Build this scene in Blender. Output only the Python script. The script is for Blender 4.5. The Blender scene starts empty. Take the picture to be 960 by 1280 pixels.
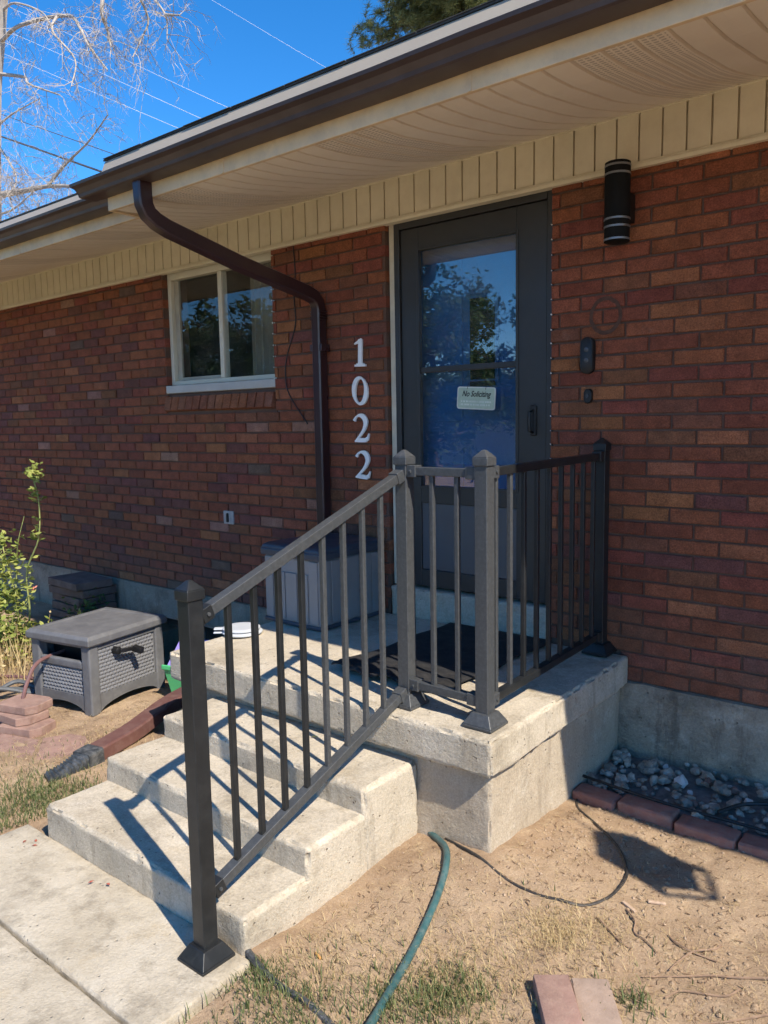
import bpy, math, random
from mathutils import Vector, Matrix, noise as mnoise
import numpy as np
random.seed(7)
RNG = np.random.default_rng(7)
sc = bpy.context.scene
COL = sc.collection
PI = math.pi
# ------------------------------------------------------------------ camera, sky, sun, exposure
CAM = Vector((1.7697, -3.4209, 1.2072))
YAW, PITCH, ROLL, FPX = 0.68737, -0.1147, -0.017694, 980.8
cy, sy, cp, sp = math.cos(YAW), math.sin(YAW), math.cos(PITCH), math.sin(PITCH)
FWD = Vector((-sy*cp, cy*cp, sp)); RGT = Vector((cy, sy, 0)); UPV = RGT.cross(FWD)
cr, sr = math.cos(ROLL), math.sin(ROLL)
R_, U_ = RGT*cr + UPV*sr, -RGT*sr + UPV*cr
cam = bpy.data.cameras.new('camera'); camo = bpy.data.objects.new('camera', cam); COL.objects.link(camo)
M = Matrix.Identity(4)
for i in range(3): M[i][0], M[i][1], M[i][2], M[i][3] = R_[i], U_[i], -FWD[i], CAM[i]
camo.matrix_world = M
cam.sensor_fit = 'VERTICAL'; cam.sensor_height = 24; cam.lens = 24*FPX/1280; cam.clip_start = .05; cam.clip_end = 900
sc.camera = camo

SUN_D = Vector((-.650, .182, -.736)).normalized()          # direction the light travels
w = bpy.data.worlds.new('World'); sc.world = w; w.use_nodes = True
nt = w.node_tree; nt.nodes.clear()
sky = nt.nodes.new('ShaderNodeTexSky'); sky.sky_type = 'NISHITA'; sky.sun_disc = False
sky.sun_elevation = math.asin(-SUN_D.z); sky.sun_rotation = math.atan2(-SUN_D.x, -SUN_D.y)
sky.altitude = 2200; sky.air_density = 1.0; sky.dust_density = .02; sky.ozone_density = 4.0
hs = nt.nodes.new('ShaderNodeHueSaturation'); hs.inputs['Saturation'].default_value = 1.3; hs.inputs['Value'].default_value = 1.0
bg = nt.nodes.new('ShaderNodeBackground'); bg.inputs[1].default_value = .15
ow = nt.nodes.new('ShaderNodeOutputWorld')
nt.links.new(sky.outputs[0], hs.inputs['Color']); nt.links.new(hs.outputs[0], bg.inputs[0]); nt.links.new(bg.outputs[0], ow.inputs[0])
sl = bpy.data.lights.new('sun', 'SUN'); sl.energy = 4.3; sl.angle = math.radians(.53); sl.color = (1, .91, .77)
so = bpy.data.objects.new('sun', sl); COL.objects.link(so); so.location = (6, -4, 9)
so.rotation_euler = SUN_D.to_track_quat('-Z', 'Y').to_euler()
sc.view_settings.view_transform = 'Standard'; sc.view_settings.look = 'None'
sc.view_settings.exposure = 0.82; sc.view_settings.gamma = 1
sc.cycles.max_bounces = 6; sc.cycles.diffuse_bounces = 3; sc.cycles.glossy_bounces = 3; sc.cycles.transparent_max_bounces = 10
sc.cycles.use_adaptive_sampling = True; sc.cycles.adaptive_threshold = .03; sc.cycles.caustics_reflective = False; sc.cycles.caustics_refractive = False

# ------------------------------------------------------------------ materials
class NT:
    def __init__(s, name):
        s.m = bpy.data.materials.new(name); s.m.use_nodes = True; s.t = s.m.node_tree
        s.b = s.t.nodes['Principled BSDF']; s.o = s.t.nodes['Material Output']
        g = s.t.nodes.new('ShaderNodeNewGeometry'); s.pos = g.outputs['Position']; s.nrm = g.outputs['Normal']
    def n(s, typ, **kw):
        nd = s.t.nodes.new(typ)
        for k, v in kw.items(): setattr(nd, k, v)
        return nd
    def put(s, sock, v):
        if hasattr(v, 'is_output') or isinstance(v, bpy.types.NodeSocket): s.t.links.new(v, sock)
        else:
            if isinstance(v, (tuple, list)) and len(v) == 3 and sock.type == 'RGBA': v = (*v, 1)
            sock.default_value = v
    def noise(s, scale, detail=4, rough=.55, vec=None, sc3=None):
        nd = s.n('ShaderNodeTexNoise'); nd.inputs['Scale'].default_value = scale; nd.inputs['Detail'].default_value = detail
        nd.inputs['Roughness'].default_value = rough
        v = vec or s.pos
        if sc3:
            mp = s.n('ShaderNodeMapping'); s.put(mp.inputs[0], v); mp.inputs['Scale'].default_value = sc3; v = mp.outputs[0]
        s.put(nd.inputs['Vector'], v); return nd.outputs[0]
    def vor(s, scale, feature='F1', vec=None):
        nd = s.n('ShaderNodeTexVoronoi', feature=feature); nd.inputs['Scale'].default_value = scale; s.put(nd.inputs['Vector'], vec or s.pos)
        return nd.outputs[0]
    def ramp(s, f, stops):
        nd = s.n('ShaderNodeValToRGB'); e = nd.color_ramp.elements
        while len(e) < len(stops): e.new(.5)
        for el, (p, c) in zip(e, stops): el.position = p; el.color = (*c, 1) if isinstance(c, tuple) else (c, c, c, 1)
        s.put(nd.inputs[0], f); return nd.outputs[0]
    def mix(s, f, a, b, mode='MIX'):
        nd = s.n('ShaderNodeMix', data_type='RGBA', blend_type=mode); s.put(nd.inputs[0], f); s.put(nd.inputs[6], a); s.put(nd.inputs[7], b); return nd.outputs[2]
    def math(s, op, a, b=0.0, c=0.0):
        nd = s.n('ShaderNodeMath', operation=op); s.put(nd.inputs[0], a); s.put(nd.inputs[1], b); s.put(nd.inputs[2], c); return nd.outputs[0]
    def bump(s, h, strength=.3, dist=.002, prev=None):
        nd = s.n('ShaderNodeBump'); nd.inputs['Strength'].default_value = strength; nd.inputs['Distance'].default_value = dist
        s.put(nd.inputs['Height'], h)
        if prev: s.put(nd.inputs['Normal'], prev)
        return nd.outputs[0]
    def fin(s, col, rough=.6, bump=None, spec=.5, metal=0.0, **kw):
        s.put(s.b.inputs['Base Color'], col); s.put(s.b.inputs['Roughness'], rough)
        s.b.inputs['Specular IOR Level'].default_value = spec; s.b.inputs['Metallic'].default_value = metal
        if bump: s.put(s.b.inputs['Normal'], bump)
        for k, v in kw.items(): s.b.inputs[k].default_value = v
        return s.m
MATS = {}
def pmat(name, col, rough=.6, var=.18, vs=6, bs=90, bump=.15, bd=.002, spec=.5, metal=0.0, dust=None, dustamt=.5, **kw):
    if name in MATS: return MATS[name]
    s = NT(name)
    a = tuple(c*(1-var) for c in col); b = tuple(min(1, c*(1+var)) for c in col)
    c = s.mix(s.ramp(s.noise(vs, 5, .6), [(.3, 0.), (.7, 1.)]), a, b)
    if dust: c = s.mix(s.math('MULTIPLY', s.ramp(s.noise(vs*2.7, 6, .7), [(.45, 0.), (.72, 1.)]), dustamt), c, dust)
    nf = s.noise(bs, 4, .6)
    r = s.math('MULTIPLY_ADD', s.noise(vs*1.7, 4), .25, rough-.12)
    MATS[name] = s.fin(c, r, s.bump(nf, bump, bd), spec, metal, **kw)
    return MATS[name]

def brick_mat(name, attr):
    s = NT(name)
    if attr:
        a = s.n('ShaderNodeVertexColor', layer_name='Col'); base = a.outputs[0]
    else:
        a = s.n('ShaderNodeObjectInfo'); base = a.outputs['Color']
    big = s.ramp(s.noise(14, 5, .65), [(.28, .68), (.72, 1.28)])
    c = s.mix(1., base, big, 'MULTIPLY')
    fine = s.ramp(s.noise(150, 4, .8), [(.32, .55), (.68, 1.45)])
    c = s.mix(1., c, fine, 'MULTIPLY')
    streak = s.ramp(s.noise(1., 4, .6, sc3=(40, 40, 420)), [(.35, .82), (.65, 1.14)])
    c = s.mix(.7, c, s.mix(1., c, streak, 'MULTIPLY'))
    sm = s.ramp(s.noise(5.5, 5, .7), [(.63, 0.), (.8, 1.)])                  # pale lime smears
    c = s.mix(s.math('MULTIPLY', sm, .22), c, (.36, .29, .25))
    sz = s.n('ShaderNodeSeparateXYZ'); s.put(sz.inputs[0], s.pos)
    spl = s.math('MULTIPLY', s.ramp(sz.outputs[2], [(.02, 1.), (.42, 0.)]), s.ramp(s.noise(9, 5, .75), [(.35, 0.), (.7, 1.)]))   # splashed soil at the foot
    c = s.mix(s.math('MULTIPLY', spl, .3), c, (.26, .19, .14))
    spk = s.ramp(s.vor(190), [(.03, 1.), (.07, 0.)])
    c = s.mix(s.math('MULTIPLY', spk, s.ramp(s.noise(22, 2), [(.45, 0.), (.6, .85)])), c, (.66, .54, .42))
    h = s.math('ADD', s.noise(240, 3, .7), s.math('MULTIPLY', s.noise(60, 3, .7), 1.6))
    return s.fin(c, .88, s.bump(h, .8, .003), .22)
def mortar_mat():
    s = NT('mortar')
    c = s.mix(s.noise(9, 5, .7), (.11, .062, .045), (.19, .118, .088))
    c = s.mix(s.math('MULTIPLY', s.ramp(s.noise(120, 3), [(.4, 0.), (.7, 1.)]), .4), c, (.07, .058, .05))
    return s.fin(c, .95, s.bump(s.noise(240, 4, .7), .7, .003), .1)
def concrete_mat(name, a, b, stain=(.16, .13, .09), st=.45, pits=1.0, grain=1.0, rough=1.0):
    s = NT(name)
    c = s.mix(s.ramp(s.noise(3.2, 5, .65), [(.3, 0.), (.7, 1.)]), a, b)
    c = s.mix(s.math('MULTIPLY', s.ramp(s.noise(2.3, 6, .78), [(.5, 0.), (.66, 1.)]), st), c, stain)
    c = s.mix(s.math('MULTIPLY', s.ramp(s.noise(1., 5, .7, sc3=(9, 9, 1.6)), [(.54, 0.), (.68, 1.)]), st*.8), c, tuple(x*.9 for x in stain))
    c = s.mix(s.math('MULTIPLY', s.ramp(s.noise(4.1, 6, .75, sc3=(1, 1, .5)), [(.57, 0.), (.7, 1.)]), st*.75), c, (.4, .3, .17))
    c = s.mix(s.math('MULTIPLY', s.ramp(s.noise(6.3, 6, .8), [(.56, 0.), (.68, 1.)]), .4), c, (.62, .56, .46))
    c = s.mix(1., c, s.ramp(s.noise(110, 4, .8), [(.3, 1-.22*grain), (.7, 1+.17*grain)]), 'MULTIPLY')
    g = s.n('ShaderNodeNewGeometry')
    c = s.mix(s.math('MULTIPLY', s.ramp(g.outputs['Pointiness'], [(.52, 0.), (.6, 1.)]), .45), c, (.6, .53, .42))     # worn nosings
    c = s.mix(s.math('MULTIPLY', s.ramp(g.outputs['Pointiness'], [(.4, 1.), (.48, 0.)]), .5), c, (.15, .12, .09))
    pit = s.math('MULTIPLY', s.ramp(s.vor(34), [(.06, 1.), (.16, 0.)]), s.ramp(s.noise(11, 2), [(.53, 0.), (.58, 1.)]))
    c = s.mix(s.math('MULTIPLY', pit, .6*pits), c, (.1, .08, .06))
    h = s.math('SUBTRACT', s.math('ADD', s.noise(120, 4, .75), s.math('MULTIPLY', s.noise(17, 5, .7), 2.2*rough)), s.math('MULTIPLY', pit, 3.*pits))
    return s.fin(c, .92, s.bump(h, .8, .0045), .2)
def dirt_mat():
    s = NT('dirt')
    c = s.mix(s.ramp(s.noise(1.9, 7, .68), [(.32, 0.), (.68, 1.)]), (.32, .222, .142), (.42, .31, .208))
    c = s.mix(s.math('MULTIPLY', s.ramp(s.noise(5., 7, .75), [(.5, 0.), (.7, 1.)]), .65), c, (.22, .145, .092))
    c = s.mix(s.math('MULTIPLY', s.ramp(s.noise(11., 6, .75), [(.55, 0.), (.7, 1.)]), .5), c, (.55, .43, .28))
    c = s.mix(s.math('MULTIPLY', s.ramp(s.noise(1.1, 5, .7), [(.48, 0.), (.62, 1.)]), .55), c, (.2, .132, .085))
    c = s.mix(1., c, s.ramp(s.noise(160, 4, .75), [(.28, .74), (.72, 1.24)]), 'MULTIPLY')
    c = s.mix(s.math('MULTIPLY', s.ramp(s.vor(85), [(.1, 1.), (.22, 0.)]), .35), c, (.5, .43, .34))
    h = s.math('ADD', s.noise(45, 6, .72), s.math('MULTIPLY', s.noise(210, 4, .7), .5))
    return s.fin(c, .97, s.bump(h, .8, .008), .08)
def soffit_mat(vent):
    s = NT('soffit_vent' if vent else 'soffit_vinyl')
    c = s.mix(s.ramp(s.noise(2.5, 5, .6), [(.3, 0.), (.7, 1.)]), (.77, .68, .56), (.85, .77, .65))
    bm = s.noise(60, 4)
    nb = s.bump(bm, .05, .001)
    if vent:
        sx = s.n('ShaderNodeSeparateXYZ'); s.put(sx.inputs[0], s.pos)
        fx = s.math('FRACT', s.math('MULTIPLY', sx.outputs[0], 45.)); fy = s.math('FRACT', s.math('MULTIPLY', sx.outputs[1], 55.))
        sl_ = s.math('MULTIPLY', s.math('LESS_THAN', s.math('ABSOLUTE', s.math('SUBTRACT', fx, .5)), .34), s.math('LESS_THAN', s.math('ABSOLUTE', s.math('SUBTRACT', fy, .5)), .26))
        lane = s.math('FRACT', s.math('MULTIPLY', s.math('ADD', sx.outputs[0], 100.003), 10.))
        sl_ = s.math('MULTIPLY', sl_, s.math('GREATER_THAN', lane, .2))
        c = s.mix(s.math('MULTIPLY', sl_, .5), c, (.2, .15, .11))
        nb = s.bump(sl_, .5, -.002, nb)
    return s.fin(c, .55, nb, .35)
def glass_mat(name, f0=.06, tint=(.95, .97, .96)):
    s = NT(name); t = s.t
    tr = s.n('ShaderNodeBsdfTransparent'); tr.inputs[0].default_value = (*tint, 1)
    gl = s.n('ShaderNodeBsdfGlossy'); gl.inputs['Roughness'].default_value = .012; gl.inputs[0].default_value = (1, 1, 1, 1)
    g = s.n('ShaderNodeNewGeometry'); dt = s.n('ShaderNodeVectorMath', operation='DOT_PRODUCT'); s.put(dt.inputs[0], g.outputs['Incoming']); s.put(dt.inputs[1], g.outputs['True Normal'])
    k = s.math('POWER', s.math('SUBTRACT', 1., s.math('ABSOLUTE', dt.outputs['Value'])), 5.)
    fr = s.math('MULTIPLY_ADD', k, 1-f0, f0)
    mx = s.n('ShaderNodeMixShader'); s.put(mx.inputs[0], fr); s.put(mx.inputs[1], tr.outputs[0]); s.put(mx.inputs[2], gl.outputs[0])
    du = s.n('ShaderNodeBsdfDiffuse'); du.inputs[0].default_value = (.5, .48, .44, 1)                # a film of dust
    m2 = s.n('ShaderNodeMixShader'); s.put(m2.inputs[0], s.math('MULTIPLY', s.ramp(s.noise(5, 5, .7), [(.35, 0.), (.8, 1.)]), .05)); s.put(m2.inputs[1], mx.outputs[0]); s.put(m2.inputs[2], du.outputs[0])
    t.links.new(m2.outputs[0], s.o.inputs[0]); t.nodes.remove(s.b); return s.m
def leaf_mat(name, a, b, trans=.3):
    s = NT(name)
    oi = s.n('ShaderNodeVertexColor', layer_name='Col')
    c = s.mix(oi.outputs[0], a, b)
    s.fin(c, .55, None, .3)
    td = s.n('ShaderNodeBsdfTranslucent'); s.put(td.inputs[0], c)
    mx = s.n('ShaderNodeMixShader'); mx.inputs[0].default_value = trans
    s.put(mx.inputs[1], s.b.outputs[0]); s.put(mx.inputs[2], td.outputs[0]); s.t.links.new(mx.outputs[0], s.o.inputs[0])
    return s.m
def weave_mat():
    s = NT('hose_box_weave')
    c = s.mix(s.noise(7, 5, .6), (.14, .14, .147), (.21, .21, .22))
    return s.fin(c, .55, s.bump(s.noise(160, 3), .15, .001), .4)

BRICK_O = brick_mat('brick_face', False); BRICK_A = brick_mat('brick_face_far', True)
MORTAR = mortar_mat()
CONC = concrete_mat('porch_concrete', (.45, .385, .29), (.555, .485, .385))
CONCB = concrete_mat('porch_base_concrete', (.385, .315, .23), (.49, .415, .32), st=.4)
WALK = concrete_mat('walk_concrete', (.43, .37, .28), (.55, .485, .385), st=.5, pits=.4, grain=.45)
FOUND = concrete_mat('foundation_concrete', (.3, .25, .185), (.43, .37, .285), stain=(.13, .105, .08), st=.8, rough=2.2)
DIRT = dirt_mat()
CREAM = pmat('cream_siding', (.77, .7, .52), .5, .07, 3, 60, .05, dust=(.5, .4, .26), dustamt=.25)
FASC = pmat('cream_fascia', (.72, .55, .34), .5, .1, 4, 60, .06, dust=(.42, .33, .24), dustamt=.45)
DRIP = pmat('drip_edge', (.36, .31, .245), .45, .06, 3, 60, .04)
GUT = pmat('brown_gutter', (.06, .04, .036), .42, .2, 3, 50, .05, spec=.5, dust=(.12, .09, .085), dustamt=.3)
SPOUT = pmat('brown_downspout', (.04, .018, .02), .3, .2, 3, 50, .05, spec=.55)
SPOUTR = pmat('faded_red_downspout', (.125, .058, .05), .42, .12, 5, 60, .06, dust=(.3, .2, .17), dustamt=.35)
SHING = pmat('roof_shingle', (.05, .047, .043), .9, .35, 8, 60, .6, .004)
SOFF, SOFFV = soffit_mat(False), soffit_mat(True)
WINF = pmat('window_vinyl', (.62, .57, .45), .4, .06, 4)
WINS = pmat('window_sill_metal', (.44, .42, .39), .4, .1, 6)
STORM = pmat('bronze_storm_door', (.034, .033, .032), .42, .15, 4, 70, .05, dust=(.05, .048, .046), dustamt=.3)
STORMP = pmat('storm_door_panel', (.085, .088, .096), .4, .1, 3, 70, .05)
BLUE = pmat('blue_door_paint', (.015, .11, .33), .4, .12, 4, 60, .05)
BLACK = pmat('black_plastic', (.007, .007, .0075), .5, .2, 6)
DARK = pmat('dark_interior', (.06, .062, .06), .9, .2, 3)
GLASS = glass_mat('window_glass', .04); DGLASS = glass_mat('storm_glass', .095)
RAIL_NEW_SHADE = pmat('railing_new_and_shade_black', (.014, .0155, .017), .4, .2, 8, 120, .12, spec=.45, dust=(.045, .045, .044), dustamt=.3)  # newer front post; on the right-hand section its black is painted-in eave shade
RAILD = pmat('railing_dusty', (.052, .055, .058), .36, .08, 30, 140, .15, spec=.5, dust=(.15, .155, .158), dustamt=.3)
WHITE = pmat('white_number_paint', (.85, .83, .8), .4, .06, 20)
GREYBOX = pmat('deck_box_grey', (.23, .222, .22), .5, .08, 4, 80, .06)
DKLID = pmat('deck_box_lid', (.045, .055, .075), .42, .15, 5, 90, .1)
HBOX = pmat('hose_box_resin', (.115, .115, .12), .55, .15, 6, 120, .15, dust=(.22, .215, .21), dustamt=.4)
WEAVE = weave_mat()
RUBBER = pmat('mat_rubber', (.018, .018, .02), .8, .3, 10, 200, .5, .003, spec=.3, dust=(.07, .065, .06), dustamt=.4)
def stone_mat():
    s = NT('river_stone'); oi = s.n('ShaderNodeObjectInfo')
    c = s.ramp(oi.outputs['Random'], [(0., (.2, .17, .135)), (.3, (.32, .27, .22)), (.6, (.4, .345, .28)), (.85, (.33, .25, .185)), (1., (.52, .46, .39))])
    c = s.mix(1., c, s.ramp(s.noise(40, 5, .7), [(.3, .6), (.7, 1.3)]), 'MULTIPLY')
    return s.fin(c, .8, s.bump(s.noise(150, 4, .7), .4, .002), .3)
STONE = stone_mat()
REDST = pmat('reddish_stone', (.28, .14, .1), .8, .2, 14, 120, .3)
PAVER = pmat('pink_paver', (.27, .165, .132), .92, .25, 9, 170, .6, .003, dust=(.4, .28, .22), dustamt=.5)
PAVER2 = pmat('tan_paver', (.3, .22, .172), .92, .25, 9, 170, .6, .003, dust=(.42, .32, .26), dustamt=.5)
EDGEB = pmat('edging_brick', (.32, .14, .1), .92, .25, 9, 150, .6, .003, dust=(.36, .27, .21), dustamt=.5)
STACKM = pmat('stacked_grey_paver', (.16, .11, .09), .9, .3, 9, 150, .5, .003)
HOSEG = pmat('green_hose_vinyl', (.035, .1, .105), .45, .2, 10, 150, .1, dust=(.2, .22, .2), dustamt=.5)
CABLE = pmat('black_cable', (.03, .028, .027), .5, .3, 12, 150, .1, dust=(.2, .16, .12), dustamt=.5)
CORR = pmat('black_corrugated_pipe', (.04, .045, .05), .5, .3, 12, 150, .1, dust=(.22, .22, .22), dustamt=.6)
HOSER = pmat('faded_maroon_hose', (.16, .08, .075), .55, .2, 10)
HOSEK = pmat('grey_hose', (.07, .075, .08), .5, .3, 10, dust=(.2, .2, .2), dustamt=.4)
BARK = pmat('pale_birch_bark', (.42, .365, .315), .85, .25, 4, 50, .4, .004)
TRUNK = pmat('brown_bark', (.12, .085, .06), .9, .3, 6, 50, .6, .01)
WIRE = pmat('dark_wire', (.07, .07, .075), .5, .1, 1)
WIREL = pmat('bright_wire', (.75, .75, .75), .35, .1, 1)
GRASS_G = leaf_mat('green_grass', (.07, .105, .035), (.2, .22, .09))
GRASS_D = leaf_mat('dry_grass', (.34, .24, .11), (.6, .47, .25), .15)
ROSE = leaf_mat('rose_leaf', (.17, .23, .045), (.45, .46, .13), .35)
LEAFD = leaf_mat('dark_leaf', (.035, .07, .02), (.11, .17, .05), .3)
PINE = leaf_mat('pine_needle', (.12, .16, .06), (.4, .42, .19), .4)
TWIG = pmat('dry_twig', (.26, .17, .11), .85, .3, 30)
LEAFR = pmat('dry_red_leaf', (.3, .08, .05), .8, .3, 60)

# ------------------------------------------------------------------ mesh helpers
def tag(o, label=None, cat=None, group=None, kind=None):
    if label: o['label'] = label
    if cat: o['category'] = cat
    if group: o['group'] = group
    if kind: o['kind'] = kind
    return o
def empty(name, loc=(0, 0, 0), rz=0, label=None, cat=None, group=None):
    o = bpy.data.objects.new(name, None); COL.objects.link(o); o.location = loc; o.rotation_euler = (0, 0, rz); o.empty_display_size = .1
    return tag(o, label, cat, group)
class MB:
    def __init__(s): s.v = []; s.f = []; s.c = []
    def add(s, vs, fs, col=None):
        o = len(s.v); s.v += [tuple(v) for v in vs]; s.f += [tuple(i+o for i in f) for f in fs]
        if col is not None: s.c += [col]*len(fs)
        return s
    def box(s, x0, x1, y0, y1, z0, z1, col=None):
        return s.add([(x0, y0, z0), (x1, y0, z0), (x1, y1, z0), (x0, y1, z0), (x0, y0, z1), (x1, y0, z1), (x1, y1, z1), (x0, y1, z1)],
                     [(0, 3, 2, 1), (4, 5, 6, 7), (0, 1, 5, 4), (1, 2, 6, 5), (2, 3, 7, 6), (3, 0, 4, 7)], col)
    def frustum(s, cx, cy_, z0, z1, a, b):
        v = [(cx+i*a, cy_+j*a, z0) for i, j in ((-1, -1), (1, -1), (1, 1), (-1, 1))] + [(cx+i*b, cy_+j*b, z1) for i, j in ((-1, -1), (1, -1), (1, 1), (-1, 1))]
        return s.add(v, [(0, 3, 2, 1), (4, 5, 6, 7), (0, 1, 5, 4), (1, 2, 6, 5), (2, 3, 7, 6), (3, 0, 4, 7)])
    def sweep(s, path, prof, up=(0, 0, 1), cap=True, close=True):
        """prof: list of (a,b) offsets (side, up); path: Vectors; radius may vary with prof as function of index"""
        P = [Vector(p) for p in path]; up = Vector(up); n = None; base = len(s.v)
        k = None
        for i, p in enumerate(P):
            t = (P[min(i+1, len(P)-1)] - P[max(i-1, 0)]).normalized()
            u = up if abs(t.dot(up)) < .98 else Vector((1, 0, 0)) if abs(up.x) < .9 else Vector((0, 1, 0))
            side = t.cross(u).normalized(); u2 = side.cross(t).normalized()
            if k is not None:   # keep the frame continuous
                side = (prev_s - t*prev_s.dot(t)).normalized(); u2 = side.cross(t).normalized()
            prev_s = side; k = i
            pr = prof(i) if callable(prof) else prof
            for a, b in pr: s.v.append(tuple(p + side*a + u2*b))
        m = len(prof(0) if callable(prof) else prof)
        for i in range(len(P)-1):
            for j in range(m if close else m-1):
                a = base+i*m+j; b = base+i*m+(j+1) % m
                s.f.append((a, b, b+m, a+m))
        if cap and close:
            s.f.append(tuple(base+j for j in range(m))[::-1]); s.f.append(tuple(base+(len(P)-1)*m+j for j in range(m)))
        return s
    def tube(s, path, r, n=8, cap=True):
        f = r if callable(r) else (lambda i: r)
        return s.sweep(path, lambda i: [(f(i)*math.cos(2*PI*j/n), f(i)*math.sin(2*PI*j/n)) for j in range(n)], cap=cap)
    def lathe(s, c, prof, n=24, axis='z'):
        base = len(s.v)
        for r, h in prof:
            for j in range(n):
                a = 2*PI*j/n
                if axis == 'z': s.v.append((c[0]+r*math.cos(a), c[1]+r*math.sin(a), c[2]+h))
                elif axis == 'y': s.v.append((c[0]+r*math.cos(a), c[1]+h, c[2]+r*math.sin(a)))
                else: s.v.append((c[0]+h, c[1]+r*math.cos(a), c[2]+r*math.sin(a)))
        for i in range(len(prof)-1):
            for j in range(n):
                a = base+i*n+j; b = base+i*n+(j+1) % n; s.f.append((a, b, b+n, a+n))
        s.f.append(tuple(base+j for j in range(n))[::-1]); s.f.append(tuple(base+(len(prof)-1)*n+j for j in range(n)))
        return s
    def mesh(s, name, mat, smooth=False):
        me = bpy.data.meshes.new(name); me.from_pydata(s.v, [], s.f); me.materials.append(mat)
        if s.c:
            a = me.color_attributes.new('Col', 'FLOAT_COLOR', 'CORNER')
            n = np.array([len(f) for f in s.f]); cc = np.array([c if len(c) == 4 else (*c, 1) for c in s.c], np.float32)
            a.data.foreach_set('color', np.repeat(cc, n, axis=0).ravel())
        me.validate(); fix_normals(me)
        if smooth: me.polygons.foreach_set('use_smooth', [True]*len(me.polygons))
        me.update(); return me
    def build(s, name, mat, parent=None, smooth=False, bevel=0, seg=2, ang=None):
        o = bpy.data.objects.new(name, s.mesh(name, mat, smooth)); COL.objects.link(o); o.parent = parent
        if bevel:
            b = o.modifiers.new('bevel', 'BEVEL'); b.width = bevel; b.segments = seg; b.limit_method = 'ANGLE'; b.angle_limit = math.radians(35)
            o.data.polygons.foreach_set('use_smooth', [True]*len(o.data.polygons)); wn = o.modifiers.new('wn', 'WEIGHTED_NORMAL'); wn.keep_sharp = True
        elif smooth: 
            try: o.data.set_sharp_from_angle(angle=math.radians(40))
            except Exception: pass
        return o
import bmesh
def fix_normals(me):
    if len(me.polygons) > 60000: return
    b = bmesh.new(); b.from_mesh(me); bmesh.ops.recalc_face_normals(b, faces=b.faces); b.to_mesh(me); b.free()
def catmull(P, k=8):
    P = [Vector(p) for p in P]; Q = [P[0]*2-P[1]] + P + [P[-1]*2-P[-2]]; out = []
    for i in range(1, len(Q)-2):
        for j in range(k):
            t = j/k; a, b, c, d = Q[i-1], Q[i], Q[i+1], Q[i+2]
            out.append(.5*((2*b)+(c-a)*t+(2*a-5*b+4*c-d)*t*t+(3*b-a-3*c+d)*t**3))
    return out + [P[-1]]
def fbm(x, y, z, o=3):
    return mnoise.fractal(Vector((x, y, z)), .9, 2.1, o)
def block(name, mat, parent, x0, x1, y0, y1, z0, z1, res=.025, rad=.012, amp=.003, chip=.006, seed=0.):
    """cast-concrete block: gridded box, rounded worn edges, uneven faces and nibbled arrises"""
    def axis(a, b):
        n = max(3, int((b-a)/res)); t = np.linspace(a, b, n+1)
        return np.unique(np.round(np.concatenate([[a, a+rad*.3, a+rad, b-rad, b-rad*.3, b], t[(t > a+rad*1.3) & (t < b-rad*1.3)]]), 5))
    X, Y, Z = axis(x0, x1), axis(y0, y1), axis(z0, z1); idx = {}; v = []; f = []
    def vid(p):
        if p in idx: return idx[p]
        q = Vector(p); c = Vector((min(max(q.x, x0+rad), x1-rad), min(max(q.y, y0+rad), y1-rad), min(max(q.z, z0+rad), z1-rad)))
        d = q-c; n = sum(1 for k in d if abs(k) > 1e-6)
        if d.length > rad: q = c + d.normalized()*rad
        dn = d.normalized() if d.length > 0 else Vector((0, 0, 1))
        e = fbm(q.x*4+seed, q.y*4, q.z*4, 4)*amp
        if n >= 2: e -= max(0, fbm(q.x*23+seed, q.y*23, q.z*23, 3))*chip*2
        q = q + dn*e
        idx[p] = len(v); v.append(tuple(q)); return idx[p]
    def grid(A, B, fn, flip):
        for i in range(len(A)-1):
            for j in range(len(B)-1):
                q = [vid(fn(A[i], B[j])), vid(fn(A[i+1], B[j])), vid(fn(A[i+1], B[j+1])), vid(fn(A[i], B[j+1]))]
                f.append(tuple(q[::-1] if flip else q))
    grid(X, Y, lambda a, b: (a, b, z1), False); grid(X, Y, lambda a, b: (a, b, z0), True)
    grid(X, Z, lambda a, b: (a, y0, b), False); grid(X, Z, lambda a, b: (a, y1, b), True)
    grid(Y, Z, lambda a, b: (x1, a, b), False); grid(Y, Z, lambda a, b: (x0, a, b), True)
    m = MB(); m.v = v; m.f = f; return m.build(name, mat, parent, True)
def copy(o, parent=None, loc=None, rot=None, scale=None):
    c = o.copy(); COL.objects.link(c); c.parent = parent
    if loc is not None: c.location = loc
    if rot is not None: c.rotation_euler = rot
    if scale is not None: c.scale = scale
    return c
def inst(name, me, parent, loc=(0, 0, 0), rot=(0, 0, 0), scale=(1, 1, 1), color=None):
    o = bpy.data.objects.new(name, me); COL.objects.link(o); o.parent = parent; o.location = loc; o.rotation_euler = rot; o.scale = scale
    if color: o.color = (*color, 1)
    return o
def to_px(p):
    d = Vector(p)-CAM; z = d.dot(FWD); return 480+FPX*d.dot(R_)/z, 640-FPX*d.dot(U_)/z, z

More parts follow.
